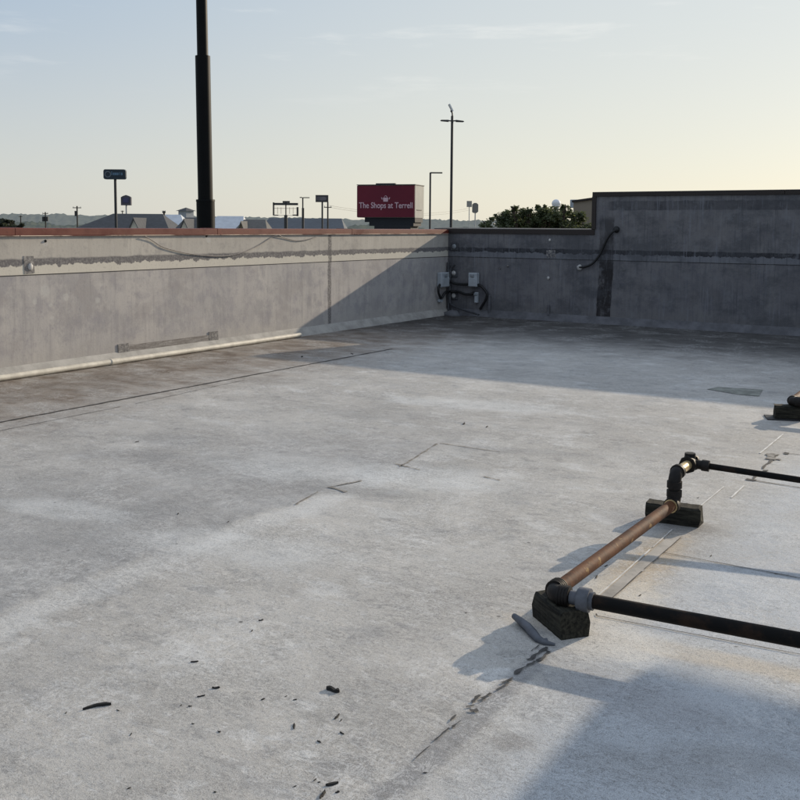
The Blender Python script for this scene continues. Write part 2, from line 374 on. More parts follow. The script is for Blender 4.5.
# ------------------------------------------------------------------ the roof
rb = MB()
X1, Y0 = 34.0, -30.0
rb.add([(0, Y0, 0), (X1, Y0, 0), (X1, 0, 0), (0, 0, 0)], [(0, 1, 2, 3)])
rb.add([(0, Y0, -7), (X1, Y0, -7), (X1, 0, -7), (0, 0, -7)] + [(0, Y0, -.02), (X1, Y0, -.02), (X1, 0, -.02), (0, 0, -.02)],
       [(0, 1, 5, 4), (1, 2, 6, 5)])
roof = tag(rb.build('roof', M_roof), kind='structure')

def ribbon(pts, w, z, jit=.3, seg=.06):        # ragged strip lying on the roof
    pts = [Vector(p) for p in pts]; L = []
    for a, b in zip(pts, pts[1:]):
        n = max(2, int((b - a).length / seg)); L += [a.lerp(b, i / n) for i in range(n)]
    L.append(pts[-1]); vs = []; fs = []
    for i, p in enumerate(L):
        t = (L[min(i+1, len(L)-1)] - L[max(i-1, 0)]).normalized(); s = Vector((-t.y, t.x, 0))
        a, b = w * .5 * (1 + random.uniform(-jit, jit)), w * .5 * (1 + random.uniform(-jit, jit))
        vs += [p + s * a + Vector((0, 0, z - p.z)), p - s * b + Vector((0, 0, z - p.z))]
    return vs, [(2*i, 2*i+1, 2*i+3, 2*i+2) for i in range(len(L)-1)]
def seam(pxs, w, mat, z=.004, jit=.3, name='seam'):
    m = MB(); m.add(*ribbon([F(*p) for p in pxs], w, z, jit)); return m.build(name, mat, roof)
XV0 = Vector((1, 0, 0))
def along_y(px, py, px2, py2):                 # both ends share the lap's own X
    a, b = F(px, py), F(px2, py2); b.x = a.x = (a.x + b.x) / 2; return a, b
def seam3(a, b, w, mat, z=.004, jit=.3, name='seam'):
    m = MB(); m.add(*ribbon([a, b], w, z, jit)); return m.build(name, mat, roof)

a, b = F(-40, 430), F(392, 349); seam3(a, b, .028, M_seam, .004, .55)
a, b = F(-40, 439), F(120, 407); seam3(a, b, .008, M_seam, .004, .5)
a, b = F(135, 404), F(245, 380); seam3(a, b, .006, M_seam, .004, .6)
seam([(594, 600), (650, 550)], .008, M_lap); seam([(653, 547.5), (672, 530)], .006, M_lap)
seam([(699, 507.5), (724, 487)], .007, M_lap); seam([(738, 474), (745, 468)], .005, M_lap); seam([(760, 453.5), (783, 434.5)], .012, M_lap)
seam([(731, 498), (744, 486)], .010, M_lap)
M_tape = simple('grey_lap_tape', (.36, .335, .30), .3, 5, .75, bump=.3)
q0, q1, q2, q3 = F(590, 604), F(607, 605), F(668, 533.5), F(683, 536.5)
ta_, tb_ = (q0 + q1) / 2, (q2 + q3) / 2; tb_.x = ta_.x
m = MB(); m.add(*ribbon([ta_, tb_], (q1 - q0).dot(XV0) * .9, .003, .03)); m.build('lap_tape', M_tape, roof)
seam([(610, 600.5), (642, 572)], .006, M_seam, jit=.7); seam([(644, 570), (681, 538)], .004, M_seam, jit=.7)
seam([(663, 553), (800, 578.5), (900, 598)], .007, M_seam); seam([(596, 614.5), (597, 616.5), (800, 655), (900, 674)], .006, M_seam)
seam([(746, 479.5), (756, 481)], .028, M_seam, jit=.7); seam([(755, 481), (800, 488), (900, 503)], .012, M_seam); seam([(783, 453.2), (800, 455), (900, 466)], .011, M_seam)
seam([(753, 480), (757, 474)], .012, M_seam, jit=.8); seam([(762, 469), (771, 461), (778, 454.5)], .016, M_seam, jit=.9)
seam([(784, 453.5), (789, 454)], .05, M_seam, jit=.6); seam([(763, 470.5), (768, 471)], .03, M_seam, jit=.9)
M_rot = simple('torn_membrane_edge', (.215, .20, .18), .5, 30, .9, bump=.6)
seam([(766, 455.5), (774, 454)], .05, M_rot, .005, .9, 'tear'); seam([(770, 460), (775, 454.5)], .07, M_rot, .006, .8, 'tear'); seam([(776, 460), (778, 459)], .06, M_rot, .005, .6, 'tear')
seam([(484, 477), (500, 480.5)], .012, M_rot, jit=.8); seam([(395, 464), (420, 470)], .014, M_rot, jit=.8); seam([(440, 443.5), (500, 452)], .010, M_rot, .004, .8)
seam([(330, 487), (347, 492)], .026, M_rot, .004, .9, 'tear'); seam([(325, 488), (362, 481)], .012, M_rot, .004, .9)
seam([(295, 505), (318, 492)], .012, M_rot, .004, .9); seam([(400, 467), (437, 444)], .010, M_rot, .004, .9)
# cracked lap running towards the viewer from the front block
for pts, w in (([(547, 648), (536, 656), (527, 661)], .022), ([(549, 652), (541, 660), (536, 662)], .018), ([(535, 662), (514, 675)], .020), ([(513, 679), (502, 684)], .016), ([(508, 684), (496, 691)], .012),
               ([(490, 694), (483, 700)], .022), ([(480, 696), (472, 703)], .018), ([(470, 712), (478, 711)], .02), ([(461, 722), (452, 728)], .014), ([(449, 729), (434, 742)], .008), ([(541, 645), (531, 652)], .01), ([(512, 681), (506, 683)], .012), ([(486, 699), (478, 703)], .01), ([(466, 708), (474, 706)], .012), ([(456, 716), (450, 722)], .01), ([(430, 747), (415, 760)], .006)):
    m = MB(); m.add(*ribbon([F(*p) for p in pts], w * .6, .005, .95, .018)); m.build('crack', M_seam, roof)
# dark repair patch in the shaded part
pt = [F(707, 389.5), F(718, 387.2), F(763, 390), F(759, 396.5), F(740, 395)]
M_patch = simple('old_repair_patch', (.20, .205, .18), .35, 9, .85, bump=.4)
m = MB(); n = len(pt)
m.add([p + Vector((0, 0, .004)) for p in pt], [tuple(range(n))]); m.build('patch', M_patch, roof)

# ------------------------------------------------------------------ parapets
ZL = 1.488                                    # wall under the coping
XS = WR(594.3, 215).x; ZH = 2.125
lw = thing('parapet_wall', (0, -12, 0), 'long low parapet on the left, sunlit, with faded red metal coping', 'parapet wall')
MB().box(-.25, 0, Y0, 0, -7, ZL).build('wall', M_wl, lw)
MB().box(0, .006, Y0, -.0, 1.064, ZL - .002).build('upper_flashing', M_wl, lw)
MB().prism([(.001, 0.0), (.10, 0.0), (.085, .022), (.001, .115)], 1, Y0, -.0).build('cant_strip', M_cant, lw)
yy = 0.0; k = 0
while yy > Y0:
    y2 = yy - 3.05
    m = MB(); dz = random.uniform(-.003, .003)
    m.prism([(-.28, ZL - .06), (.030, ZL - .006 + dz), (.030, ZL + .060 + dz), (.022, ZL + .067 + dz), (-.272, ZL + .070), (-.28, ZL + .062)], 1, y2 + .006, yy - .004 - (.03 if k == 0 else 0))
    cp = m.build('coping', M_cop_red, lw)
    m = MB(); m.box(.022, .033, y2 + .008, yy - .006 - (.03 if k == 0 else 0), ZL - .016, ZL - .008); m.build('drip_edge', M_drip, cp)
    m = MB(); m.prism([(-.285, ZL - .05), (.032, ZL - .009), (.032, ZL + .063), (.024, ZL + .071), (-.28, ZL + .076)], 1, y2 - .05, y2 + .05)
    m.build('joint_cover', M_cop_red, cp)
    yy = y2; k += 1
rw = thing('parapet_wall', (6, 0, 0), 'shaded grey parapet on the right that steps up to a higher section', 'parapet wall')
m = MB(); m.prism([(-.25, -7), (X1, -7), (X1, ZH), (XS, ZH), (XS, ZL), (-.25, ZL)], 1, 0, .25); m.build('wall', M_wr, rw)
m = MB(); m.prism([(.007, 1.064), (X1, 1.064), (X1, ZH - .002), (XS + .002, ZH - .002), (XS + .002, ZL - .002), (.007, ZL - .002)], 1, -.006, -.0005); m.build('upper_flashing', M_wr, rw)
m = MB(); m.prism([(-.001, 0.0), (-.10, 0.0), (-.085, .02), (-.001, .12)], 0, .10, X1); m.build('cant_strip', M_cant_r, rw)
cpr = [(-.03, -.002), (.28, -.05), (.28, .09), (.27, .10), (-.02, .085), (-.03, .078)]
m = MB(); m.prism([(y, ZL + z) for y, z in cpr], 0, -.28, XS + .02); m.build('coping', M_cop_dark, rw)
xx = XS - .03
while xx < X1:
    m = MB(); m.prism([(y, ZH + z * .82) for y, z in cpr], 0, xx, min(xx + 3.05, X1) - .006); m.build('coping', M_cop_dark, rw); xx += 3.05
m = MB(); m.box(XS - .035, XS + .035, -.03, .28, ZL + .088, ZH - .004); m.build('edge_trim', M_cop_dark, rw)

# marks and stubs fixed on the walls
def decal(plane, pxs, mat, name, parent, t=.005):
    f = WL if plane == 'L' else WR
    P = [f(*p) for p in pxs]; off = Vector((t + .006, 0, 0)) if plane == 'L' else Vector((0, -t - .006, 0))
    m = MB(); n = len(P); m.add([p + off for p in P] + P, [tuple(range(n))] + [(i, (i+1) % n, n + (i+1) % n, n + i) for i in range(n)])
    return m.build(name, mat, parent)
def ghostmat(name, c, sv=None):
    t = NT(name); n = t.noise(34 if sv is None else 3, 6, .7, t.scale(sv) if sv else None); n2 = t.noise(60, 4)
    cc = t.mix(t.mr(n, .42, .66), c, (.33, .31, .29)); cc = t.mix(t.mr(n2, .5, .7, 0, .5), cc, tuple(q * .6 for q in c))
    return t.out(cc, .85, 0, t.bump(n, .5, .006), .2)
M_ghost = ghostmat('old_bracket_mark', (.165, .155, .15)); M_ghost2 = ghostmat('torn_adhesive_mark', (.20, .18, .165), (1, 1.2, 14)); M_ghost3 = ghostmat('dark_wall_patch', (.09, .09, .1))
decal('L', [(23, 256), (33, 256), (34, 273), (24, 274)], M_ghost, 'bracket_mark', lw)
decal('L', [(117.5, 344.5), (128, 343), (129, 354), (118, 356)], M_ghost, 'bracket_mark', lw)
decal('L', [(208.5, 332), (217.5, 331), (218, 341), (209, 342.5)], M_ghost, 'bracket_mark', lw)
decal('L', [(128, 345), (208.5, 335), (208.5, 341.5), (168, 346.5), (166, 349), (128, 352)], M_ghost2, 'adhesive_strip', lw, .003)
m = MB(); c0 = WL(29.5, 267); m.sphere(c0 + Vector((.016, 0, 0)), .03, 8, 6, (.4, 1, 1.3), .2); m.build('sealant_dab', M_seal, lw)
for px, py in ((45, 241), (206, 236), (137, 366)):
    m = MB(); m.sphere(WL(px, py) + Vector((.008, 0, 0)), .016, 8, 6); m.build('anchor_bolt', M_chip, lw)
decal('R', [(546.5, 250), (555.5, 250), (556, 257.5), (547, 257.5)], M_ghost3, 'bracket_mark', rw)
for px, py, r in ((550, 240, .022), (548.5, 278, .028), (624, 270, .012), (500, 268, .02), (508, 266, .02)):
    m = MB(); m.sphere(WR(px, py) + Vector((0, -.012, 0)), r, 8, 6, (1, .4, 1), .15); m.build('sealant_dab', M_seal if px < 560 and r > .021 else M_ghost3, rw)
m = MB(); p = WR(549, 314); m.box(p.x - .02, p.x + .02, -.04, -.002, p.z - .02, p.z + .16); m.build('drain_strip', M_cant_r, rw)

# pale pipe lying along the foot of the left wall
e = F(291, 336.5); ps = thing('plastic_pipe', (.145, -14, 0), 'pale cream plastic pipe lying along the foot of the left parapet', 'pipe')
m = MB(); m.tube([(.145, Y0 + .5, .034), (.145, -17, .034), (.147, -13, .034), (.142, e.y, .034)], .032, 12); m.build('pipe', M_pvc, ps)
m = MB(); pj = F(137, 367); m.tube([(.145, pj.y - .07, .034), (.145, pj.y + .07, .034)], .038, 12); m.build('coupling', M_pvc, ps)

# ------------------------------------------------------------------ cables
def cable(name, pts, r, mat, label, cat, group=None, smooth=6):
    P = [Vector(p) for p in pts]; Q = []
    for i in range(len(P) - 1):                # catmull-rom
        a, b, c, d = P[max(i-1, 0)], P[i], P[i+1], P[min(i+2, len(P)-1)]
        for k in range(smooth):
            t = k / smooth
            Q.append(.5 * ((2*b) + (c-a)*t + (2*a-5*b+4*c-d)*t*t + (3*b-a-3*c+d)*t**3))
    Q.append(P[-1]); m = MB(); m.tube(Q, r, 8)
    o = m.build(name, mat); return tag(o, label, cat, group)
L = lambda px, py, o=.02: WL(px, py) + Vector((o, 0, 0))
W = lambda px, py, o=.02: WR(px, py) + Vector((0, -o, 0))
M_wire = simple('faded_grey_wire', (.22, .20, .19), .2, 20, .6)
cable('loose_wire', [L(143, 236, .035), L(152, 241), L(162, 247), L(180, 252), L(200, 255), L(225, 256), L(242, 252), L(258, 245), L(270, 237.5), L(276, 235, .035)], .0055, M_wire,
      'long thin grey wire sagging across the upper left parapet', 'wire')
cable('loose_wire', [L(277, 235, .035), L(284, 238), L(296, 240.5), L(306, 239.5), L(316, 236, .035)], .0055, M_wire, 'short thin grey wire looping just under the red coping', 'wire')
kc = cable('black_cable', [W(617, 230, .05), W(613, 233, .07), W(608, 240, .06), W(604, 248, .05), W(600, 256, .05), W(594, 263, .045), W(587, 266.5, .04), W(580, 267.3, .03)], .019, M_cable,
      'thick black cable hanging in a curve from the high right parapet section', 'cable')
m = MB(); m.sphere(W(617, 229.5, .03), .055, 10, 8, (1, .7, 1)); m.build('gland', M_cable, kc)
m = MB(); m.sphere(W(580, 267.5, .02), .05, 10, 8, (1, .5, 1), .1); m.build('sealant_collar', M_seal, kc)

# electrical gear in the corner
def ebox(plane, px0, py0, px1, py1, depth, label, mat=M_elec):
    f = WL if plane == 'L' else WR
    a, b = f(px0, py0), f(px1, py1); z0, z1 = min(a.z, b.z), max(a.z, b.z)
    if plane == 'L':
        y0, y1 = sorted((a.y, b.y)); t = thing('electrical_box', (0, (y0+y1)/2, z0), label, 'electrical box')
        MB().box(.002, depth, y0, y1, z0, z1, b=.012).build('housing', mat, t)
        MB().box(depth + .001, depth + .014, y0 + .02, y1 - .02, z0 + (z1-z0)*.04, z1 - (z1-z0)*.36, b=.006).build('cover', mat, t)
        MB().box(depth + .001, depth + .02, (y0+y1)/2 - .05, (y0+y1)/2 + .05, z1 - (z1-z0)*.3, z1 - (z1-z0)*.1, b=.006).build('handle', M_elec2, t)
    else:
        x0, x1 = sorted((a.x, b.x)); t = thing('electrical_box', ((x0+x1)/2, 0, z0), label, 'electrical box')
        MB().box(x0, x1, -depth, -.002, z0, z1, b=.012).build('housing', mat, t)
        MB().box(x0 + .015, x1 - .015, -depth - .014, -depth - .001, z0 + (z1-z0)*.04, z1 - (z1-z0)*.36, b=.006).build('cover', mat, t)
        MB().box((x0+x1)/2 - .035, (x0+x1)/2 + .035, -depth - .02, -depth - .001, z1 - (z1-z0)*.3, z1 - (z1-z0)*.1, b=.006).build('handle', M_elec2, t)
    return t
ebox('L', 436.8, 272.5, 444.6, 286.6, .10, 'grey electrical box left of the corner conduits')
ebox('R', 471.2, 272.5, 479.4, 286.8, .12, 'large grey electrical box right of the corner conduits')
ebox('R', 475.8, 292, 479.2, 303, .07, 'slim pale electrical box below the larger one on the right')
ebox('L', 437, 299, 440, 301.8, .06, 'tiny grey junction box low on the left wall by the corner')
def conduit(pts, r, label, mat=M_conduit):
    return cable('conduit', pts, r, mat, label, 'conduit', smooth=5)
conduit([L(446.0, 262, .05), L(446, 290, .05), L(446.2, 312, .05)], .024, 'dark vertical conduit just left of the parapet corner')
conduit([W(455.5, 264, .05), W(452.8, 268, .06), W(451.6, 274, .06), W(451.4, 295, .06), W(451.4, 303, .05)], .024, 'dark vertical conduit with a bent top just right of the corner')
cable('black_cable', [W(452, 281, .07), W(456, 283, .08), W(461, 284, .07), W(467, 284.2, .06), W(472, 284, .06)], .024, M_cable, 'black cable between the corner conduit and the large grey box', 'cable')
cable('black_cable', [W(479, 284.5, .05), W(483, 286, .07), W(487.5, 291, .07), W(488.8, 295, .07), W(486.5, 301, .06), W(481, 309, .04)], .024, M_cable, 'black cable looping down from the right side of the large grey box', 'cable')
cable('black_cable', [W(476, 292, .05), W(473, 293.8, .07), W(468, 294, .08), W(463, 292.5, .07), W(458, 291.3, .06), W(453, 291.2, .08), L(446, 291.2, .07), L(441, 293, .08), L(439, 298, .06)], .024, M_cable, 'black cable crossing the corner below the two grey boxes', 'cable')
cable('black_cable', [L(437.5, 284, .06), L(434.8, 287, .08), L(434.6, 292, .08), L(436.5, 296.5, .07), L(438.5, 299, .05)], .022, M_cable, 'black cable curving under the left grey electrical box', 'cable')
cable('grey_conduit', [W(452, 304, .05), W(458, 307, .07), W(466, 309.5, .10), W(474, 311.5, .14), W(484, 314, .2)], .018, M_conduit, 'thin grey conduit slanting from the corner down to the roof', 'conduit')
for px, py, lab in ((455, 246.5, 'round fixing plate above the corner conduits'), (454.5, 273, 'upper round junction plate on the corner conduit'), (454.5, 295.5, 'lower round junction plate on the corner conduit')):
    t = thing('junction_plate', W(px, py, 0), lab, 'junction plate')
    p = WR(px, py); m = MB(); m.box(p.x - .075, p.x + .075, -.03, -.007, p.z - .075, p.z + .075, b=.01); m.build('back_plate', M_conduit, t)
    m = MB(); m.sphere((p.x, -.035, p.z), .045, 10, 8, (1, .5, 1)); m.build('cap', M_seal if py > 260 else M_elec2, t)
t = thing('standpipe', F(490, 313.6), 'thin pale standpipe against the shaded wall right of the boxes', 'pipe')
p = WR(490, 312); m = MB(); m.box(p.x - .022, p.x + .022, -.05, -.008, .02, p.z + .30, b=.008); m.build('pipe', M_cant_r, t)
m = MB(); q = F(480, 316); m.sphere((q.x, q.y + .1, .0), .2, 12, 6, (1.2, .5, .28), .12); tag(m.build('sealant_mound', M_seal), 'lump of pale sealant on the roof under the looping cable', 'sealant')
m = MB(); q = F(452, 314); m.sphere((.2, -.16, .0), .17, 12, 6, (1.0, .8, .55), .15); tag(m.build('sealant_mound', M_cant_r), 'grey lump of flashing sealant right in the parapet corner', 'sealant')

# ------------------------------------------------------------------ pipes on blocks
def block(pc, L_, W_, H_, rz, label, group='timber pipe supports'):
    t = thing('pipe_support', pc, label, 'timber block', group, rz)
    M = Matrix.Translation(pc) @ Matrix.Rotation(rz, 4, 'Z')
    m = MB(); n = 14; prof = [(-W_/2, .0), (W_/2, 0), (W_/2 + .003, H_*.5), (W_/2 - .004, H_ - .008), (W_/2 - .014, H_), (-W_/2 + .012, H_), (-W_/2, H_ - .01), (-W_/2 - .003, H_*.45)]
    vs = []
    for i in range(n + 1):
        x = -L_/2 + L_*i/n
        for (y, z) in prof:
            j = .002 if 0 < i < n else .005
            vs.append(M @ Vector((x + (random.uniform(-.008, .008) if i in (0, n) else 0), y + random.uniform(-j, j)*.7, max(.0, z + (random.uniform(-j, j) if z > 0 else 0)))))
    k = len(prof)
    fs = [(i*k+a, i*k+(a+1) % k, (i+1)*k+(a+1) % k, (i+1)*k+a) for i in range(n) for a in range(k)]
    m.add(vs, fs); m.add(vs[:k], [tuple(range(k))]); m.add(vs[-k:], [tuple(range(k))])
    m.build('timber', M_wood, t); return t
def ring(m, c, axis, r, w, n=16):
    axis = axis.normalized(); m.tube([c - axis*w/2, c + axis*w/2], r, n)
def elbow_pts(c, a, b, r, n=7):                # quarter bend from direction -a to direction b about corner c
    return [c - a*r + (a*r)*math.sin(i*math.pi/2/n) + b*r*(1 - math.cos(i*math.pi/2/n)) for i in range(n + 1)]
YV = Vector((0, 1, 0)); XV = Vector((1, 0, 0)); ZV = Vector((0, 0, 1))

# front block: long axis from its far top corner to the near end face
b0, b1, b2 = F(535, 618), F(561, 640), F(587, 634.5)
ax = (b1 - b0); rz1 = math.atan2(ax.y, ax.x); pc1 = (b0 + b2) / 2; pc1.z = 0
H1 = .108
sup1 = block(pc1, .25, .125, H1, rz1, 'splintered dark timber block under the front pipe elbow')
c0, c1, c2 = F(645, 521), F(697, 528), F(645, 521)
pc2 = (c0 + c1) / 2 + YV * .06; pc2.z = 0
sup2 = block(pc2, .285, .115, .10, math.atan2((c1-c0).y, (c1-c0).x), 'dark timber block under the far end of the rusty pipe')

ZP = .142
A = F(549, 593, ZP); Bf = F(676, 505, .132); 
A.x = (A.x + Bf.x) / 2 - .01; Bx = A.x + .02
rp = thing('gas_pipe', (A.x, A.y, 0), 'rusty brown steel pipe with black pipe legs resting on two timber blocks', 'pipe run')
Z2 = .300
Bv = Vector((Bx, Bf.y, ZP - .005))
m = MB(); m.tube([A + YV*.05, Vector((Bx, Bv.y - .05, ZP - .004))], .030, 18); m.build('rusty_pipe', M_rust, rp)
# front elbow: turns from the rusty pipe to the black pipe on the right
LE = F(800, 638, .15); dirx = (LE - A); dirx.z = 0; dirx.normalize()
el = MB(); el.tube([A + YV*.075, A + YV*.035] , .041, 16); el.tube(elbow_pts(A, -YV, dirx, .045), .035, 16); el.tube([A + dirx*.03, A + dirx*.075], .041, 16)
for k_ in range(4): ring(el, A + dirx*(.034 + .012*k_), dirx, .0435, .005); ring(el, A + YV*(.036 + .012*k_), YV, .0435, .005)
el.build('elbow', M_fit, rp)
m = MB(); ring(m, A + YV*.080, YV, .036, .02); m.build('collar', M_rust, rp)
m = MB(); m.tube([A + dirx*.078, A + dirx*.112], .028, 12); m.build('nipple', M_grey, rp)
m = MB(); ring(m, A + dirx*.135, dirx, .047, .045); ring(m, A + dirx*.115, dirx, .040, .015); ring(m, A + dirx*.163, dirx, .036, .02); m.build('union', M_grey, rp)
m = MB(); m.tube([A + dirx*.16, A + dirx*3.6], .0285, 16); m.build('black_pipe', M_blk, rp)
# riser at the back
m = MB(); ring(m, Bv - YV*.035, YV, .042, .04); m.tube(elbow_pts(Bv, YV, ZV, .05), .037, 16); m.tube([Bv + ZV*.04, Bv + ZV*.075], .040, 16); m.build('lower_elbow', M_fit, rp)
m = MB(); ring(m, Bv - YV*.058, YV, .036, .012); m.build('collar', M_brass, rp)
T = Vector((Bv.x, Bv.y, Z2))
m = MB(); m.tube([Bv + ZV*.06, T - ZV*.06], .030, 16); m.build('riser', M_fit, rp)
m = MB(); m.tube([T - ZV*.075, T - ZV*.04], .040, 16); m.tube(elbow_pts(T, ZV, YV, .05), .034, 16); m.tube([T + YV*.04, T + YV*.07], .040, 16); m.build('upper_elbow', M_fit, rp)
V2 = T + YV*.28
m = MB(); m.tube([T + YV*.06, V2], .026, 14); m.build('nipple', M_brass, rp)
v = MB(); ring(v, V2, YV, .040, .07); ring(v, V2 - YV*.04, YV, .048, .018, 8); ring(v, V2 + YV*.03, YV, .050, .02, 8); v.tube([V2 - ZV*.03, V2 + ZV*.052], .030, 10); v.tube([V2 + ZV*.045, V2 + ZV*.058], .030, 8)
ve = v.build('tee', M_fit, rp)
UE = F(800, 480, .275); du = (UE - V2).normalized()
m = MB(); m.tube([V2 + du*.02, V2 + du*.08], .026, 12); ring(m, V2 + du*.085, du, .032, .04, 8); m.build('reducer', M_fit, rp)
m = MB(); m.tube([V2 + du*.08, V2 + du*3.4], .0175, 12); m.build('thin_black_pipe', M_blk, rp)

# third support by the right edge with the next pipe
d0, d1 = F(776, 419.5), F(799, 420.5)
pc3 = (d0 + d1)/2 + YV*.06; pc3.z = .012
sup3 = block(pc3, .24, .12, .105, math.atan2((d1-d0).y, (d1-d0).x), 'dark timber block on a pad at the right edge of the view')
t = thing('rubber_pad', (pc3.x, pc3.y, 0), 'thin dark rubber pad under the timber block at the right edge', 'pad')
M = Matrix.Translation((pc3.x, pc3.y, 0)) @ Matrix.Rotation(math.atan2((d1-d0).y, (d1-d0).x), 4, 'Z')
MB().box(-.19, .17, -.10, .10, .0, .011, M, .004).build('pad', M_cable, t)
P3 = Vector((pc3.x + .02, pc3.y - .02, .155))
r3 = thing('gas_pipe', (P3.x, P3.y, 0), 'rusty pipe with sunlit top entering at the right edge of the view', 'pipe run')
m = MB(); m.tube([P3 + YV*.04, P3 + YV*3.2], .032, 16); m.build('rusty_pipe', M_rust, r3)
m = MB(); m.tube([P3 + YV*.07, P3 + YV*.03], .044, 14); m.tube(elbow_pts(P3, -YV, XV, .045), .038, 14); m.tube([P3 + XV*.03, P3 + XV*.08], .044, 14); m.build('elbow', M_fit, r3)
m = MB(); m.tube([P3 + XV*.07, P3 + XV*3], .0285, 14); m.build('black_pipe', M_blk, r3)
sup4 = block(Vector((P3.x, P3.y + 2.9, 0)), .24, .12, .12, .1, 'timber block at the far end of the pipe leaving the right edge')

# grey rubber flap curling beside the front block
g = [F(514, 616, .03), F(520, 620.5, .028), F(527, 626, .024), F(533, 633, .016), (F(538, 639, .010)), F(545, 643, .006), F(555, 644.5, .005)]
ft = thing('rubber_strip', F(530, 632), 'curled grey rubber strip on the roof beside the front timber block', 'rubber strip')
m = MB(); m.tube(g, [.012, .015, .017, .018, .016, .012, .005], 10); m.build('strip', M_grey, ft)
g2 = [F(520, 621, .006), F(529, 631, .010), F(538, 640, .008), F(548, 641, .004)]
m = MB(); m.add(*ribbon(g2, .035, .008, .25)); m.build('flap', M_grey, ft)

# ------------------------------------------------------------------ debris
GD = 'small dark debris crumbs scattered on the pale roof'
def chip(px, py, lenpx, ang, label=None, group=None, w=.35, curve=0):
    p = F(px, py); sc_ = (p - CAM).length / FPX; l = lenpx * sc_
    d = (F(px + math.cos(ang)*2, py - math.sin(ang)*2) - p)
    stretch = d.length / (2 * sc_); d.normalize(); l *= min(stretch, 2.0); s = Vector((-d.y, d.x, 0))
    n = 7; wd = max(.004, lenpx * sc_ * w); vs = []; fs = []
    for i in range(n):
        u = i/(n-1)*2 - 1; ww = wd * max(.18, math.sqrt(max(0, 1 - u*u*.92))) * random.uniform(.7, 1.25)
        c = p + d*(u*l/2) + s*(curve*l*(1-u*u) + random.uniform(-.1, .1)*wd)
        h = wd * random.uniform(.35, .6)
        vs += [c + s*ww/2 + ZV*.001, c + s*ww*.25 + ZV*h, c - s*ww*.3 + ZV*h*.9, c - s*ww/2 + ZV*.001]
    for i in range(n-1):
        for k in range(4): fs.append((4*i+k, 4*i+(k+1) % 4, 4*i+4+(k+1) % 4, 4*i+4+k))
    fs += [(0, 1, 2, 3), (4*n-4, 4*n-3, 4*n-2, 4*n-1)]
    m = MB(); m.add(vs, fs); o = m.build('debris_chip', M_chip)
    return tag(o, label or 'tiny black crumb of debris lying on the pale roof surface', 'debris', group or GD)
G2 = 'larger black debris pieces on the roof'
chip(97, 707.5, 29, .18, 'long bent black twig lying at the lower left of the roof', G2, .16, .10)
chip(333, 690.8, 13, -.3, 'thick black chip alone in the lower middle of the roof', G2, .48)
chip(332, 784.5, 13, .2, 'flat black chip nearest the bottom edge of the view', G2, .28)
chip(322.5, 795, 9, 1.0, 'forked black chip touching the bottom edge of the view', G2, .4)
chip(216, 688.2, 8, .05, 'black chip at the right of the trio beside the long twig', G2, .35)
chip(194.5, 662, 8, .1, 'black chip farthest from the viewer among those right of the long twig', G2, .3)
chip(201, 696.5, 8, .2, 'slender black chip in the middle of the trio right of the twig', G2, .25)
chip(294, 726.5, 5.5, 1.5, 'upright black crumb left of the thick black chip', G2, .4)
chip(337, 717, 7, .8, 'crooked black crumb just below the thick black chip', G2, .35)
chip(261, 620.5, 5, .2, 'lone black crumb in the middle distance above the other debris', G2, .4)
for px, py, l in ((118, 710.5, 3), (190, 706.5, 4), (181, 705.5, 2.5), (193, 724, 3), (341, 720.5, 3), (342, 733.5, 4.5), (319, 742, 4.5), (263, 699.5, 4.5), (286, 696.5, 2.5), (295, 700, 4), (252, 631, 2.5), (337.5, 792.5, 4.5),
                  (315, 780, 3), (319, 782.5, 3), (295, 786.5, 3.5), (215, 792.5, 3), (129, 788.5, 4.5), (425, 773, 4.5), (131, 734.5, 3), (219, 732, 3), (466, 613, 2.5), (66, 713, 2.5), (219.5, 732, 2.5), (606, 566, 3.5), (596.5, 577, 4.5), (640, 595.5, 2.5), (711, 556, 2.5), (698, 498, 2), (215, 792, 2.5), (137, 442, 4), (178, 514, 2.5), (228, 522, 2.5), (487, 427, 3), (464, 424, 4), (302, 357, 3), (352, 354, 3)):
    chip(px, py, l, random.uniform(-.6, 1.2), w=random.uniform(.3, .55))

# ------------------------------------------------------------------ unseen canopy added off to the right to cast the foreground shadow
SUN_AZ = R(15.5); SUN_EL = R(17.8)             # azimuth from +Y towards +X
SUN = Vector((math.sin(SUN_AZ)*math.cos(SUN_EL), math.cos(SUN_AZ)*math.cos(SUN_EL), math.sin(SUN_EL)))
tip = F(609, 689); hc = 2.2
P = tip + Vector((SUN.x, SUN.y, 0)) / SUN.z * hc
ct = thing('shadow_canopy', (P.x + 1.2, P.y - 2, 0), 'added unseen steel canopy on slim posts casting the foreground shadow', 'canopy')
MB().box(P.x, P.x + 3.6, P.y - 4.6, P.y, hc - .09, hc, b=.01).build('deck', M_galv, ct)
for dx in (.5, 3.1):
    for dy in (-.5, -4.1):
        m = MB(); m.tube([(P.x + dx, P.y + dy, 0), (P.x + dx, P.y + dy, hc - .09)], .03, 10); m.tube([(P.x + dx, P.y + dy, 0), (P.x + dx, P.y + dy, .015)], .09, 10); m.build('post', M_galv, ct)

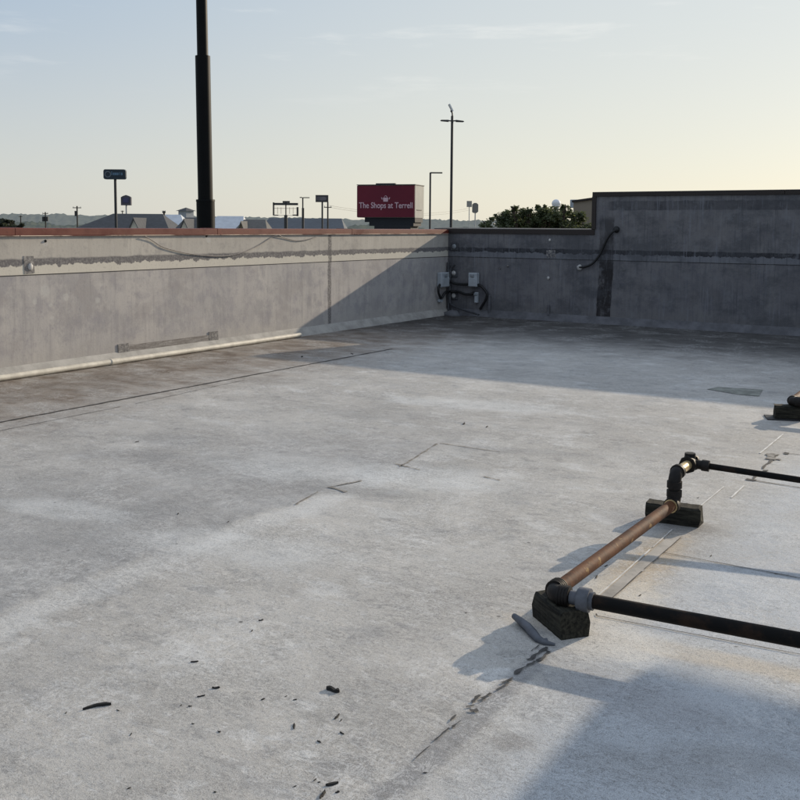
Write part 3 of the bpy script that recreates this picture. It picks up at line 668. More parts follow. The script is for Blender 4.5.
# ------------------------------------------------------------------ ground and far country
GZ = -7.0
def ground_mat():
    t = NT('dry_ground'); n = t.noise(.012, 6, .6); n2 = t.noise(.4, 5)
    c = t.mix(t.mr(n, .4, .6), (.12, .115, .075), (.085, .10, .05)); c = t.mix(t.mr(n2, .5, .7, 0, .4), c, (.16, .145, .11))
    return t.out(c, .95, 0, None, .1)
m = MB(); m.add([(-4000, -4000, GZ), (4000, -4000, GZ), (4000, 4000, GZ), (-4000, 4000, GZ)], [(0, 1, 2, 3)])
tag(m.build('ground', ground_mat()), kind='structure')
M_lot = simple('asphalt', (.055, .055, .056), .2, .6, .9)
m = MB(); cc = AT(250, 226, 95); 
m.add([cc + RT*a + FW*b - Vector((0, 0, cc.z - GZ - .02)) for a, b in ((-60, -60), (60, -60), (60, 35), (-60, 35))], [(0, 1, 2, 3)]); tag(m.build('car_park', M_lot), kind='structure')

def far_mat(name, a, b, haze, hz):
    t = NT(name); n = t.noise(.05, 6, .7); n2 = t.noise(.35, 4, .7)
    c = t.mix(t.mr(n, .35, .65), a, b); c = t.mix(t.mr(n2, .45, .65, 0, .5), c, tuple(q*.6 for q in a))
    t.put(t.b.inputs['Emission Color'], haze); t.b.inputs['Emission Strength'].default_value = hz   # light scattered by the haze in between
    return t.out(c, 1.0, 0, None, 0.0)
def woods(name, d0, d1, px0, px1, hfun, mat, rows, step):
    m = MB(); random.seed(d0); vs = []; cols = int((px1 - px0) / step)
    for r_ in range(rows + 1):
        dist = d0 + (d1 - d0) * r_ / rows
        for c_ in range(cols + 1):
            px = px0 + (px1 - px0) * c_ / cols; p = AT(px, 227, dist); 
            top = (1.6 + hfun(px) * dist / FPX) ; base = top - (rows - r_) * (d1 - d0) / rows * .03
            bump_ = (random.random() ** 1.6) * 1.5 * dist / 1000 + .8 * math.sin(px * .21 + r_) * math.sin(px * .077 + 2 * r_)
            j = random.uniform(-.4, .4) * step * dist / FPX
            vs.append(Vector((p.x + RT.x*j, p.y + RT.y*j, max(GZ, base + bump_ - 3) if r_ else GZ)))
    n = cols + 1
    fs = [(r_*n+c_, r_*n+c_+1, (r_+1)*n+c_+1, (r_+1)*n+c_) for r_ in range(rows) for c_ in range(cols)]
    m.add(vs, fs, True); o = m.build(name, mat); return tag(o, kind='stuff')
hz1 = lambda px: 11.3 - .005 * max(px, 0) + .5 * math.sin(px * .013) + .35 * math.sin(px * .05)
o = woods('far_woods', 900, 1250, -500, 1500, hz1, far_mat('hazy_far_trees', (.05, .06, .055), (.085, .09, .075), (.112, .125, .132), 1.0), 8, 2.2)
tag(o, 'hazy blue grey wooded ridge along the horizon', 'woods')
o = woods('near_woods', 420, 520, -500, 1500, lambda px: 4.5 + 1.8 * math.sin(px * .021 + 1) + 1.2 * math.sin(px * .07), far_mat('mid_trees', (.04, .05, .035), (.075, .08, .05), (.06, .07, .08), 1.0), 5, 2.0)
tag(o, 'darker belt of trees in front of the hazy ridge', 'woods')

# ------------------------------------------------------------------ houses beyond the left wall
M_slate = simple('dark_shingles', (.040, .042, .048), .2, 1.5, .85); M_metalroof = simple('pale_metal_roof', (.46, .48, .51), .1, 1.0, .5)
M_slate2 = simple('brown_grey_shingles', (.075, .07, .066), .2, 1.5, .85); M_cream = simple('cream_siding', (.74, .68, .52), .1, .8, .8); M_tan = simple('tan_block', (.22, .185, .145), .12, .7, .85)
M_glass = simple('dark_window_glass', (.03, .035, .04), .1, 1, .2, 0, .6); M_trim = simple('white_trim', (.62, .60, .55), .1, 1, .7)
M_grwall = simple('grey_blue_wall', (.22, .24, .27), .1, .8, .8)
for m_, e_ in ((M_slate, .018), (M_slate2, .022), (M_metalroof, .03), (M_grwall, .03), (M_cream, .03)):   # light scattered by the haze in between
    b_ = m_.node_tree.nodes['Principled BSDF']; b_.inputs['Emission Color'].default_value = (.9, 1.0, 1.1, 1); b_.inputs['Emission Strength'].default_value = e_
def house(pxa, pxb, py_ridge, inset_a, inset_b, dist, eave, depth, wallm, roofm, label, gables=(), cat='house', panels=()):
    s_ = dist / FPX; c = AT((pxa + pxb)/2, 226, dist); org = Vector((c.x, c.y, GZ)); w = (pxb - pxa) * s_
    zr = AT((pxa + pxb)/2, py_ridge, dist + depth/2).z; t = thing('house', org, label, cat, 'buildings beyond the left parapet')
    Pp = lambda a, b, z: Vector((org.x, org.y, 0)) + RT*a + FW*b + ZV*z
    m = MB(); vs = [Pp(a, b, z) for z in (GZ, eave) for b in (0.4, depth-.4) for a in (-w/2+.4, w/2-.4)]
    m.add(vs, [(0, 2, 3, 1), (4, 5, 7, 6), (0, 1, 5, 4), (2, 6, 7, 3), (0, 4, 6, 2), (1, 3, 7, 5)]); m.build('wall', wallm, t)
    ra, rb_ = -w/2 + inset_a*s_, w/2 - inset_b*s_
    E = [Pp(-w/2, 0, eave), Pp(w/2, 0, eave), Pp(w/2, depth, eave), Pp(-w/2, depth, eave)]; Rr = [Pp(ra, depth/2, zr), Pp(rb_, depth/2, zr)]
    m = MB(); m.add(E + Rr, [(0, 1, 5, 4), (2, 3, 4, 5), (1, 2, 5), (3, 0, 4), (3, 2, 1, 0)]); rf = m.build('roof', roofm, t)
    nwin = max(2, int(w / 3.2))
    for i in range(nwin):
        for zz in (GZ + 1.1, GZ + 4.2):
            if zz + 1.3 > eave: continue
            a0 = -w/2 + w*(i + .5)/nwin; fr = MB(); M_ = Matrix.Translation(Pp(a0, .4, zz)) @ Matrix.Rotation(R(32.1), 4, 'Z')
            fr.box(-.6, .6, -.06, .02, 0, 1.3, M_); wn = fr.build('window', M_trim, t); MB().box(-.5, .5, -.09, -.05, .1, 1.2, M_).build('pane', M_glass, wn)
    for ga, gb, gpy, gm in gables:
        a0, a1 = -w/2 + (ga - pxa)*s_, -w/2 + (gb - pxa)*s_; gz = AT((ga+gb)/2, gpy, dist - 1.2).z; mid = (a0+a1)/2
        m = MB(); m.add([Pp(a0+.25, -.8, GZ), Pp(a1-.25, -.8, GZ), Pp(a1-.25, -.8, eave), Pp(mid, -.8, gz - .3), Pp(a0+.25, -.8, eave),
                         Pp(a0+.25, .5, GZ), Pp(a1-.25, .5, GZ), Pp(a1-.25, .5, eave), Pp(mid, .5, gz - .3), Pp(a0+.25, .5, eave)],
                        [(0, 1, 2, 3, 4), (0, 5, 6, 1), (1, 6, 7, 2), (0, 4, 9, 5)]); g_ = m.build('gable', gm, t)
        m = MB(); bk = depth*.45
        for sgn, aa in ((-1, a0), (1, a1)):
            m.add([Pp(aa, -1.2, eave - .15), Pp(mid, -1.2, gz), Pp(mid, bk, gz), Pp(aa, bk, eave - .15), Pp(aa, -1.2, eave - .35), Pp(mid, -1.2, gz - .2), Pp(mid, bk, gz - .2), Pp(aa, bk, eave - .35)],
                  [(0, 1, 2, 3), (7, 6, 5, 4), (0, 4, 5, 1), (3, 2, 6, 7), (0, 3, 7, 4)])
        m.build('gable_roof', roofm, g_)
    return t, Pp, zr, w, eave
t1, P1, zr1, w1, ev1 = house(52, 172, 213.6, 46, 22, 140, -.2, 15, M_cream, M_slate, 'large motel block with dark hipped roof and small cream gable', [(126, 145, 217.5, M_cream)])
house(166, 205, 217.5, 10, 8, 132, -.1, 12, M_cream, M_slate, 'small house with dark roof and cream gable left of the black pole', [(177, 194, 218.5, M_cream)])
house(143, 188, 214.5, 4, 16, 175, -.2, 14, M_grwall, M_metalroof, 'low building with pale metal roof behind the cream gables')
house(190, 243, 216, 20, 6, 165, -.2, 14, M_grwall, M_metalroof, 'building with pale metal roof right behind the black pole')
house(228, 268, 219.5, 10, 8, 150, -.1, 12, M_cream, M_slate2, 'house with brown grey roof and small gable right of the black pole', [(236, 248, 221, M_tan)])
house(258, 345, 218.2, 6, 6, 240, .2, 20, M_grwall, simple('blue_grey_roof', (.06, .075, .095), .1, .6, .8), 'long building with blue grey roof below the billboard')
# tiny tower by the pole
s_ = AT(186, 210, 300); t = thing('roof_tower', (s_.x, s_.y, GZ), 'small dark cupola tower rising left of the black pole', 'tower', 'buildings beyond the left parapet')
zt = AT(186, 211, 300).z; MB().box(s_.x - 1.6, s_.x + 1.6, s_.y - 1.6, s_.y + 1.6, GZ, zt).build('wall', M_grwall, t)
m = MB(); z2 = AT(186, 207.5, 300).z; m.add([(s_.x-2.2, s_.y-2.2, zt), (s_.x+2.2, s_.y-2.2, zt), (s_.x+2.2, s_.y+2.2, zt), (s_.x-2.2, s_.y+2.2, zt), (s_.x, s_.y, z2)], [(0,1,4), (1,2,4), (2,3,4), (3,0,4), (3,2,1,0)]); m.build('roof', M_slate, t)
# tan building by the step in the right wall
d_ = 48; A0, A1 = AT(573.5, 202.5, d_), AT(618, 196, d_); t = thing('commercial_building', (A0.x, A0.y, GZ), 'tan building with slanting roofline behind the step in the right parapet', 'building')
m = MB(); bk = (A0 - CAM); bk.z = 0; bk = bk.normalized() * 12 + RT * 2
m.add([Vector((A0.x, A0.y, GZ)), Vector((A1.x, A1.y, GZ)), A1, A0, Vector((A0.x, A0.y, GZ)) + bk, Vector((A1.x, A1.y, GZ)) + bk, A1 + bk, A0 + bk], [(0, 1, 2, 3), (5, 4, 7, 6), (4, 0, 3, 7), (1, 5, 6, 2), (3, 2, 6, 7)]); m.build('wall', M_tan, t)
m = MB(); nz = ZV*.10; m.add([A0 - FW*.1 - RT*.1, A1 - FW*.1, A1 - FW*.1 + nz, A0 - FW*.1 - RT*.1 + nz, A0 + bk - RT*.1, A1 + bk, A1 + bk + nz, A0 + bk - RT*.1 + nz], [(0, 1, 2, 3), (3, 2, 6, 7), (4, 0, 3, 7), (5, 4, 7, 6)]); m.build('roof_edge', M_cop_dark, t)
q = AT(576, 202, d_ + 3); m = MB(); m.box(q.x - .25, q.x + .25, q.y - .2, q.y + .2, q.z - .3, q.z + .12, b=.02); m.build('vent', M_elec, t)

# ------------------------------------------------------------------ poles and signs
def up(px, py, dist): p = AT(px, py, dist); return p, Vector((p.x, p.y, GZ))
# big black stepped pole just beyond the left wall
dp = 24.0; s_ = dp / FPX
bp = AT(206, 228, dp); tp = AT(201.6, 0, dp); base = bp + (bp - tp) * ((bp.z - GZ) / (tp.z - bp.z)); base.z = GZ
t = thing('steel_pole', base, 'tall black stepped steel pole rising behind the left parapet', 'pole')
ln = (tp - bp).normalized(); at = lambda py: AT(206 - (228 - py) * 4.4 / 228, py, dp)
MB().tube([base, at(201)], 9.0*s_, 28).build('base_section', M_pole, t)
MB().tube([at(201.5), at(199.5)], [9.4*s_, 9.2*s_], 28).build('flange', M_pole, t)
MB().tube([at(202), at(56)], 7.3*s_, 28).build('middle_section', M_pole, t)
MB().tube([at(57), at(-90)], 5.4*s_, 28).build('top_section', M_pole, t)

def pole_thing(name, px, pyt, dist, r, label, cat, group=None, mat=M_dkmetal):
    p, b = up(px, pyt, dist); t = thing(name, b, label, cat, group); MB().tube([b, p], [r*1.15, r], 10).build('pole', mat, t); return t, p, b
def rbox(m, c, a, b, h, off=(0, 0, 0)):        # box facing the viewer's side of the road: a wide, b deep, h high
    M_ = Matrix.Translation(Vector(c) + RT*off[0] + FW*off[1] + ZV*off[2]) @ Matrix.Rotation(R(32.1), 4, 'Z')
    return m.box(-a/2, a/2, -b/2, b/2, -h/2, h/2, M_)

# tall LED light pole
dl = 62.0; t, p, b = pole_thing('street_lamp', 452.2, 116, dl, .080, 'tall light pole with three flat lamp heads behind the corner', 'street lamp'); s_ = dl/FPX
hub = AT(452.2, 121, dl)
for sg in (-1, 1):
    m = MB(); m.tube([hub, hub + RT*sg*.25 + ZV*.02], .04, 8)
    e0 = hub + RT*sg*.22; ux = (RT*sg + ZV*(-.06 if sg > 0 else .05)).normalized()
    m.plate([(0, -.05), (.45, -.035), (.52, 0), (.45, .035), (0, .06)], e0, ux, ZV, .3); m.build('lamp_head', M_dkmetal, t)
m = MB(); h0, h1 = AT(452.4, 116, dl), AT(450.8, 110.5, dl); m.tube([h0, AT(452.3, 113, dl), h1], .05, 8)
m.build('arm', M_dkmetal, t)
e0, e1 = AT(452.6, 111.5, dl), AT(449.0, 104.2, dl); uz = (e1 - e0).normalized(); L_ = (e1-e0).length
m = MB(); nn = (SUN*.6 + RT*.5 - FW*.2).normalized(); ux = uz.cross(nn).normalized(); m.plate([(-.14, 0), (.14, 0), (.14, L_), (-.14, L_)], e0, ux, uz, .07)
ah = m.build('lamp_head', simple('pale_lamp_panel', (.75, .75, .74), .05, 3, .3), t)
# short lamp by the red sign
dl = 75.0; t, p, b = pole_thing('street_lamp', 430.4, 172.5, dl, .07, 'shorter lamp post with one arm right of the red sign', 'street lamp')
m = MB(); rbox(m, p, .9, .25, .09, (.45, 0, -.02)); m.build('lamp_head', M_dkmetal, t)

# red shopping sign
ds = 120.0; s_ = ds/FPX
s0, s1 = AT(357.3, 185, ds), AT(414.8, 185, ds); zb = AT(386, 217.6, ds).z; zt = s0.z
sign = thing('shopping_centre_sign', Vector(((s0.x+s1.x)/2, (s0.y+s1.y)/2, GZ)), 'big dark red box sign with a bag icon reading The Shops at Terrell', 'sign')
t_ = NT('dark_red_panel'); M_red = t_.out(t_.mix(t_.mr(t_.noise(.25, 4), .3, .7), (.125, .010, .024), (.15, .013, .028)), .6, 0, None, .3)
M_side = simple('pale_grey_cladding', (.30, .30, .28), .08, .4, .7); M_letter = simple('pale_pink_letters', (.62, .42, .46), .05, 1, .6)
w_ = (s1 - s0).length; ce = (s0 + s1)/2; ce.z = (zt + zb)/2; dpt = 4.2
yaw_s = R(32.1) - R(18.0)                      # the box is turned so that its right flank shows
RS = Vector((math.cos(yaw_s), math.sin(yaw_s), 0)); FS = Vector((-math.sin(yaw_s), math.cos(yaw_s), 0))
# width along its own front so that it spans the surveyed corners
r0 = ray(357.3, 200); r1 = ray(414.8, 200)
def hit(px, org, nrm):
    d = ray(px, 200); return CAM + d * ((org - CAM).dot(nrm) / d.dot(nrm))
ce0 = AT(386, 200, ds); f0, f1 = hit(357.3, ce0, FS), hit(414.8, ce0, FS); f2 = hit(423.8, f1, RS)
WS = (f1 - f0).dot(RS); DS = (f2 - f1).dot(FS); f0.z = f1.z = 0
def SB(m, a0, a1, d0, d1, z0, z1):
    vs = [Vector((f0.x, f0.y, 0)) + RS*a + FS*d + ZV*z for z in (z0, z1) for d in (d0, d1) for a in (a0, a1)]
    return m.add(vs, [(0, 2, 3, 1), (4, 5, 7, 6), (0, 1, 5, 4), (2, 6, 7, 3), (0, 4, 6, 2), (1, 3, 7, 5)])
SB(MB(), 0, WS, .12, DS, zb, zt).build('box', M_side, sign)
face = SB(MB(), -.03, WS - .05, -.03, .10, zb + .05, zt - .05).build('face', M_red, sign)
SB(MB(), -.06, WS + .06, -.06, DS + .06, zt + .003, zt + .10).build('top_trim', M_dkmetal, sign)
SB(MB(), WS*.30, WS*.64, .5, .9, zt + .105, zt + .26).build('roof_vent', M_dkmetal, sign)
M_navy = simple('black_navy_base', (.012, .013, .018), .1, .5, .7)
zz = zb - .003
for a0, a1, h_ in ((.12, .995, .55), (.20, .97, .45), (.29, .92, 9)):
    z0 = max(GZ, zz - h_); SB(MB(), WS*a0, WS*a1, .25, DS - .25, z0, zz).build('base', M_navy, sign); zz = z0 - .003
SB(MB(), WS + .004, WS + .05, DS*.2, DS*.75, zb + .9, zb + .98).build('bracket', M_dkmetal, sign)
# lettering
def lettering(txt, org, ux, size, width, mat, parent, thick=.02):
    cu = bpy.data.curves.new('t', 'FONT'); cu.body = txt; cu.size = size; cu.extrude = thick; cu.offset = size * .012; cu.align_x = 'CENTER'; cu.align_y = 'CENTER'
    ob = bpy.data.objects.new('t', cu); col.objects.link(ob); dg = bpy.context.evaluated_depsgraph_get()
    me = bpy.data.meshes.new_from_object(ob.evaluated_get(dg)); bpy.data.objects.remove(ob)
    xs = [v.co.x for v in me.vertices]; k = width / (max(xs) - min(xs)); mx = (max(xs) + min(xs))/2
    nrm = ux.cross(ZV); m = MB()
    m.add([org + ux*((v.co.x - mx)*k) + ZV*v.co.y + nrm*v.co.z for v in me.vertices], [tuple(p.vertices) for p in me.polygons])
    bpy.data.meshes.remove(me); return m.build('lettering', mat, parent)
zpt = AT(386, 205.6, ds).z
lettering('The Shops at Terrell', Vector((f0.x, f0.y, zpt)) + RS*WS*.5 - FS*.07, RS, .98, WS*.93, M_letter, face, .03)
zbg = AT(386, 199.5, ds).z; ob = Vector((f0.x, f0.y, zbg)) + RS*WS*.5 - FS*.06
m = MB(); m.plate([(-.28, -.26), (.28, -.26), (.33, .22), (-.33, .22)], ob, RS, ZV, .05)
m.tube([ob + RS*(.17*math.cos(a)) + ZV*(.22 + .22*math.sin(a)) for a in [i*math.pi/8 for i in range(9)]], .035, 6)
for a in (-.45, .45): m.plate([(a-.06, .02), (a+.06, .02), (a*1.15+.04, .26), (a*1.15-.04, .26)], ob, RS, ZV, .05)
m.build('bag_icon', M_letter, face)
SB(MB(), .1, WS - .15, -.045, -.032, AT(386, 200.8, ds).z - .03, AT(386, 200.8, ds).z).build('panel_joint', simple('joint_line', (.2, .05, .07), .05, 1, .6), face)

# blue sign on the left
def rect_poly(w, h, r=0, n=4):
    if r <= 0: return [(-w/2, -h/2), (w/2, -h/2), (w/2, h/2), (-w/2, h/2)]
    out = []
    for cx, cy, a in ((w/2-r, -h/2+r, -90), (w/2-r, h/2-r, 0), (-w/2+r, h/2-r, 90), (-w/2+r, -h/2+r, 180)):
        out += [(cx + r*math.cos(R(a + 90*i/n)), cy + r*math.sin(R(a + 90*i/n))) for i in range(n+1)]
    return out
d_ = 130.0; s_ = d_/FPX; t, p, b = pole_thing('pole_sign', 115.2, 179, d_, .17, 'wide dark blue roadside sign with rounded corners on a tall pole', 'sign')
c_ = AT(115, 174.4, d_)
pn = MB().plate(rect_poly(22*s_, 9.8*s_, .25), c_, RT, ZV, .5).build('panel', simple('dark_blue_panel', (.018, .030, .042), .1, .5, .5), t)
m = MB(); fc = c_ - FW*.28
for i in range(16):
    a0, a1 = 2*math.pi*i/16, 2*math.pi*(i+1)/16; oc = fc - RT*6.5*s_
    m.add([oc + RT*.42*math.cos(a) + ZV*.42*math.sin(a) for a in (a0, a1)] + [oc + RT*.3*math.cos(a) + ZV*.3*math.sin(a) for a in (a1, a0)], [(0, 1, 2, 3)])
m.build('ring_emblem', simple('grey_emblem', (.14, .16, .18), .05, 1, .6), pn)
m = MB()
for i, (hgt, wd) in enumerate(((.50, .10), (.34, .22), (.34, .26), (.34, .22), (.40, .10), (.34, .2))):
    rbox(m, fc + RT*(-2.6 + i*2.0)*s_, wd, .03, hgt, (0, 0, (hgt - .34)/2 + .05))
m.build('lettering', simple('pale_blue_letters', (.10, .17, .24), .05, 1, .6), pn)
# bell-topped sign
d_ = 150.0; s_ = d_/FPX; t, p, b = pole_thing('pole_sign', 126.3, 205, d_, .12, 'small grey sign with peaked top just right of the blue sign', 'sign', None, M_galv)
pn = MB().plate([(-5*s_, -5*s_), (5*s_, -5*s_), (5*s_, 3*s_), (3*s_, 4.2*s_), (0, 5.2*s_), (-3*s_, 4.2*s_), (-5*s_, 3*s_)], AT(126.3, 200.3, d_), RT, ZV, .5).build('panel', simple('grey_violet_panel', (.075, .07, .085), .15, .5, .6), t)
m = MB(); m.plate(rect_poly(6*s_, 5*s_, .2), AT(126.3, 200.3, d_) - FW*.28, RT, ZV, .04); m.build('emblem', simple('dim_violet_emblem', (.06, .06, .12), .2, 1, .6), pn)
# billboard frame
d_ = 200.0; s_ = d_/FPX; t, p, b = pole_thing('billboard', 285.8, 215, d_, .35, 'open steel billboard frame seen from behind on a single post', 'billboard')
c_ = AT(285.5, 209, d_); m = MB()
rbox(m, c_, 25*s_, .5, 2.2*s_, (0, 0, 4.9*s_)); rbox(m, c_, 1.4*s_, .5, 13*s_, (-11.8*s_, 0, 0)); rbox(m, c_, 1.8*s_, .5, 9*s_, (12*s_, 0, -2.5*s_)); rbox(m, c_, 1.0*s_, .5, 14*s_, (.4*s_, 0, 0))
rbox(m, c_, 5*s_, .5, .9*s_, (-9.6*s_, 0, -6.2*s_)); rbox(m, c_, 5*s_, .5, 1.2*s_, (9.6*s_, 0, -6*s_)); m.build('frame', M_dkmetal, t)
m = MB(); rbox(m, c_, 7*s_, .5, 1.8*s_, (.8*s_, 0, 7*s_)); m.build('crown', M_dkmetal, t)
m = MB(); rbox(m, c_, 23*s_, .1, .35*s_, (0, 0, .6*s_)); rbox(m, c_, 19*s_, .1, .4*s_, (0, 0, -6.4*s_))
for a in (-8, -4.5, 4, 7.5): rbox(m, c_, .4*s_, .1, 6.5*s_, (a*s_, .2, -1.5*s_))
m.build('catwalk', simple('pale_catwalk', (.40, .33, .28), .1, 1, .6), t)
# lamp post between billboard and grey sign
d_ = 140.0; s_ = d_/FPX; t, p, b = pole_thing('street_lamp', 302.8, 197.5, d_, .10, 'slim lamp post with two short arms beside the billboard frame', 'street lamp')
m = MB(); rbox(m, p, .9, .3, .12, (.5, 0, -.02)); m.build('lamp_head', M_dkmetal, t); m = MB(); rbox(m, p, .35, .3, .12, (-.25, 0, 0)); m.build('lamp_head', M_dkmetal, t)
m = MB(); q = AT(303, 208, d_); m.tube([b, q], .17, 8); m.build('base_section', M_dkmetal, t)
# grey sign on pole + utility pole
d_ = 170.0; s_ = d_/FPX; t, p, b = pole_thing('pole_sign', 322.3, 202, d_, .15, 'grey rectangular sign on a pole left of the red sign', 'sign')
pn = MB().plate(rect_poly(12.6*s_, 7*s_), AT(322, 198.6, d_), RT, ZV, .5).build('panel', simple('dark_grey_panel', (.055, .05, .055), .1, .5, .6), t)
MB().plate(rect_poly(10*s_, 3.6*s_, .25), AT(321.5, 198.7, d_) - FW*.28, RT, ZV, .04).build('face', simple('mauve_grey_face', (.12, .11, .125), .3, 1.2, .6), pn)
M_util = simple('weathered_pole_wood', (.06, .052, .045), .2, 2, .9)
def upole(px, pyt, pyb, dist, halfpx, label, extra=None):
    t, p, b = pole_thing('utility_pole', px, pyt, dist, .14, label, 'utility pole', 'utility poles in the distance', M_util); s_ = dist/FPX
    m = MB(); rbox(m, AT(px, pyb, dist), 2*halfpx*s_, .16, .16); m.build('crossarm', M_util, t)
    for a in (-.85, 0.0, .85):
        m = MB(); q = AT(px, pyb, dist) + RT*a*halfpx*s_; m.tube([q + ZV*.08, q + ZV*.3], .06, 6); m.build('insulator', M_galv, t)
    if extra:
        for ex, ey in extra:
            q = AT(px + ex, ey, dist); m = MB(); m.tube([q - ZV*.55, q + ZV*.55], .32, 10); m.build('transformer', M_galv if False else M_dkmetal, t)
    return t, p
ta, pa = upole(327.8, 202, 207.3, 180, 3.8, 'utility pole with crossarm just right of the grey sign')
upole(77, 206, 207.8, 210, 4.2, 'utility pole with crossarm left of the blue sign', [(-.9, 213.5)])
upole(45.3, 212, 213.5, 230, 2.8, 'utility pole with transformers near the left edge', [(-1.8, 219), (1.6, 219)])
upole(20.6, 215.5, 216.5, 260, 2.0, 'leftmost thin utility pole')
upole(164, 211, 212.5, 150, 1.6, 'thin utility pole left of the black pole')
upole(122.4, 210.5, 211.5, 300, 1.5, 'utility pole peeping over the dark hipped roof')
pb, _ = up(470, 206, 240)
for k in range(2):
    a_ = AT(327.8, 207 - k*1.8, 180); b_ = AT(470, 210 - k*2, 260)
    pts = [a_.lerp(b_, i/12) - ZV*(1.5*(1 - (2*i/12 - 1)**2)) for i in range(13)]
    m = MB(); m.tube(pts, .025, 5); tag(m.build('power_line', M_wire), 'upper thin power line running right from the pole by the grey sign' if k else 'lower thin power line running right from the pole by the grey sign', 'power line')
# small pale signs right of the tall lamp
d_ = 170.0; s_ = d_/FPX; t, p, b = pole_thing('pole_sign', 469.3, 207, d_, .07, 'small pale square sign on a thin post right of the tall lamp', 'sign', None, M_galv)
M_pale = simple('hazy_grey_panel', (.30, .29, .27), .1, .6, .7)
MB().plate(rect_poly(5*s_, 6*s_), AT(469.3, 204, d_), RT, ZV, .3).build('panel', M_pale, t)
d_ = 150.0; s_ = d_/FPX; t, p, b = pole_thing('pole_sign', 475.2, 213, d_, .09, 'pale sign with clipped corners beside the small square sign', 'sign', None, M_galv)
MB().plate([(-3*s_, -4*s_), (-1.5*s_, -5*s_), (1.5*s_, -5*s_), (3*s_, -3.5*s_), (3*s_, 3.5*s_), (1.2*s_, 5*s_), (-1.2*s_, 5*s_), (-3*s_, 3.5*s_)], AT(475.2, 208, d_), RT, ZV, .3).build('panel', simple('hazy_tan_panel', (.19, .18, .165), .1, .6, .7), t)
# water tower behind the tree
d_ = 420.0; s_ = d_/FPX; c_ = AT(556.2, 203.5, d_); b = Vector((c_.x, c_.y, GZ)); t = thing('water_tower', b, 'round white water tower showing above the tree crown', 'water tower')
M_wt = simple('white_tank_paint', (.72, .73, .75), .05, .1, .5)
MB().sphere(c_, 4.4*s_, 24, 16, (1, 1, .95)).build('tank', M_wt, t); MB().tube([b, b + ZV*2, c_ - ZV*4.2*s_, c_ - ZV*2.5*s_], [2.0, 1.1, 1.1, 2.0], 16).build('stem', M_wt, t)
t, p, b = pole_thing('light_mast', 560.4, 214, 90, .10, 'pale floodlight mast glimpsed through the tree crown', 'mast', None, M_galv)
m = MB(); m.sphere(AT(560.4, 219.5, 90), .26, 12, 8); m.build('lamp', M_wt, t)

# ------------------------------------------------------------------ trees
def leafmat(name, a, b):
    t = NT(name); n = t.noise(1.2, 4); n2 = t.noise(9, 3)
    c = t.mix(t.mr(n, .35, .65), a, b); c = t.mix(t.mr(n2, .5, .7, 0, .6), c, tuple(q*1.7 for q in b))
    t.out(c, .5, 0, None, .4)
    tr = t.n.new('ShaderNodeBsdfTranslucent'); t.l.new(t.val(c, 1.5), tr.inputs[0]); mx = t.n.new('ShaderNodeMixShader'); mx.inputs[0].default_value = .35
    o = t.n['Material Output']; t.l.new(t.b.outputs[0], mx.inputs[1]); t.l.new(tr.outputs[0], mx.inputs[2]); t.l.new(mx.outputs[0], o.inputs[0]); return t.m
M_bark = simple('bark', (.06, .045, .035), .3, 6, .9, bump=.6, bscale=15)
def tree(px, dist, lobes, leaf, count, label, mat, trunk_r=.18):
    rnd = random.Random(int(px)); c = AT(px, 226, dist); b = Vector((c.x, c.y, GZ)); t = thing('tree', b, label, 'tree')
    crown0 = Vector((c.x, c.y, GZ + 4)); 
    m = MB(); m.tube([b, b + Vector((.05, 0, 2)), crown0], [trunk_r*1.3, trunk_r, trunk_r*.8], 10); L_ = []
    for (lx, ly, lr, dd) in lobes:
        p = AT(lx, ly, dist + dd); L_.append((p, lr * dist / FPX))
        mid = crown0.lerp(p, .5) - ZV*.3; m.tube([crown0 - ZV*.3, mid, p], [trunk_r*.55, trunk_r*.3, .03], 7)
        for k in range(4):
            e = p + Vector((rnd.uniform(-1, 1), rnd.uniform(-1, 1), rnd.uniform(-.3, 1))) * L_[-1][1] * .9; m.tube([mid.lerp(p, .6), p.lerp(e, .5), e], [.04, .025, .01], 5)
    m.build('trunk', M_bark, t); m = MB(); tot = sum(r**2 for _, r in L_)
    for p, r in L_:
        n = int(count * r*r / tot); nc = max(6, n // 42); cl = []
        for i in range(nc):
            d = Vector((rnd.gauss(0, 1), rnd.gauss(0, 1), rnd.gauss(0, 1))).normalized() * r * (.3 + .95 * rnd.random() ** .7); d.z *= .85; cl.append((p + d, r * rnd.uniform(.18, .38)))
        for i in range(n):
            q, cr = cl[rnd.randrange(nc)]
            x = q + Vector((rnd.gauss(0, 1), rnd.gauss(0, 1), rnd.gauss(0, .8))) * cr * .6
            u = Vector((rnd.gauss(0, 1), rnd.gauss(0, 1), rnd.gauss(0, .6))).normalized(); w = u.cross(Vector((rnd.gauss(0, 1), rnd.gauss(0, 1), rnd.gauss(0, 1)))).normalized()
            s = leaf * rnd.uniform(.6, 1.3); m.add([x - u*s, x - w*s*.45, x + u*s, x + w*s*.45], [(0, 1, 2, 3)])
    m.build('crown', mat, t, recalc=False); return t
tree(535, 38, [(488, 226, 8, 0), (503, 219, 9, .4), (512, 222, 10, 0), (533, 222, 11, .4), (549, 221, 11, -.3), (514, 208.5, 4.5, -.3), (521, 217, 9, .6), (528, 213, 6, -.2), (543, 217, 9, -.5), (538, 207, 3.5, .2), (545, 208, 3, 0), (553, 214, 7, .3), (566, 210, 6, -.4), (575, 217, 8, .3), (558, 221, 9, .2), (560, 226, 14, 0), (510, 229, 13, .2), (535, 232, 18, .4), (583, 227, 8, 0), (500, 238, 14, 0), (570, 240, 16, 0)],
     .06, 27000, 'dark green leafy tree top rising behind the low right parapet', leafmat('dark_leaves', (.042, .056, .026), (.085, .098, .042)))
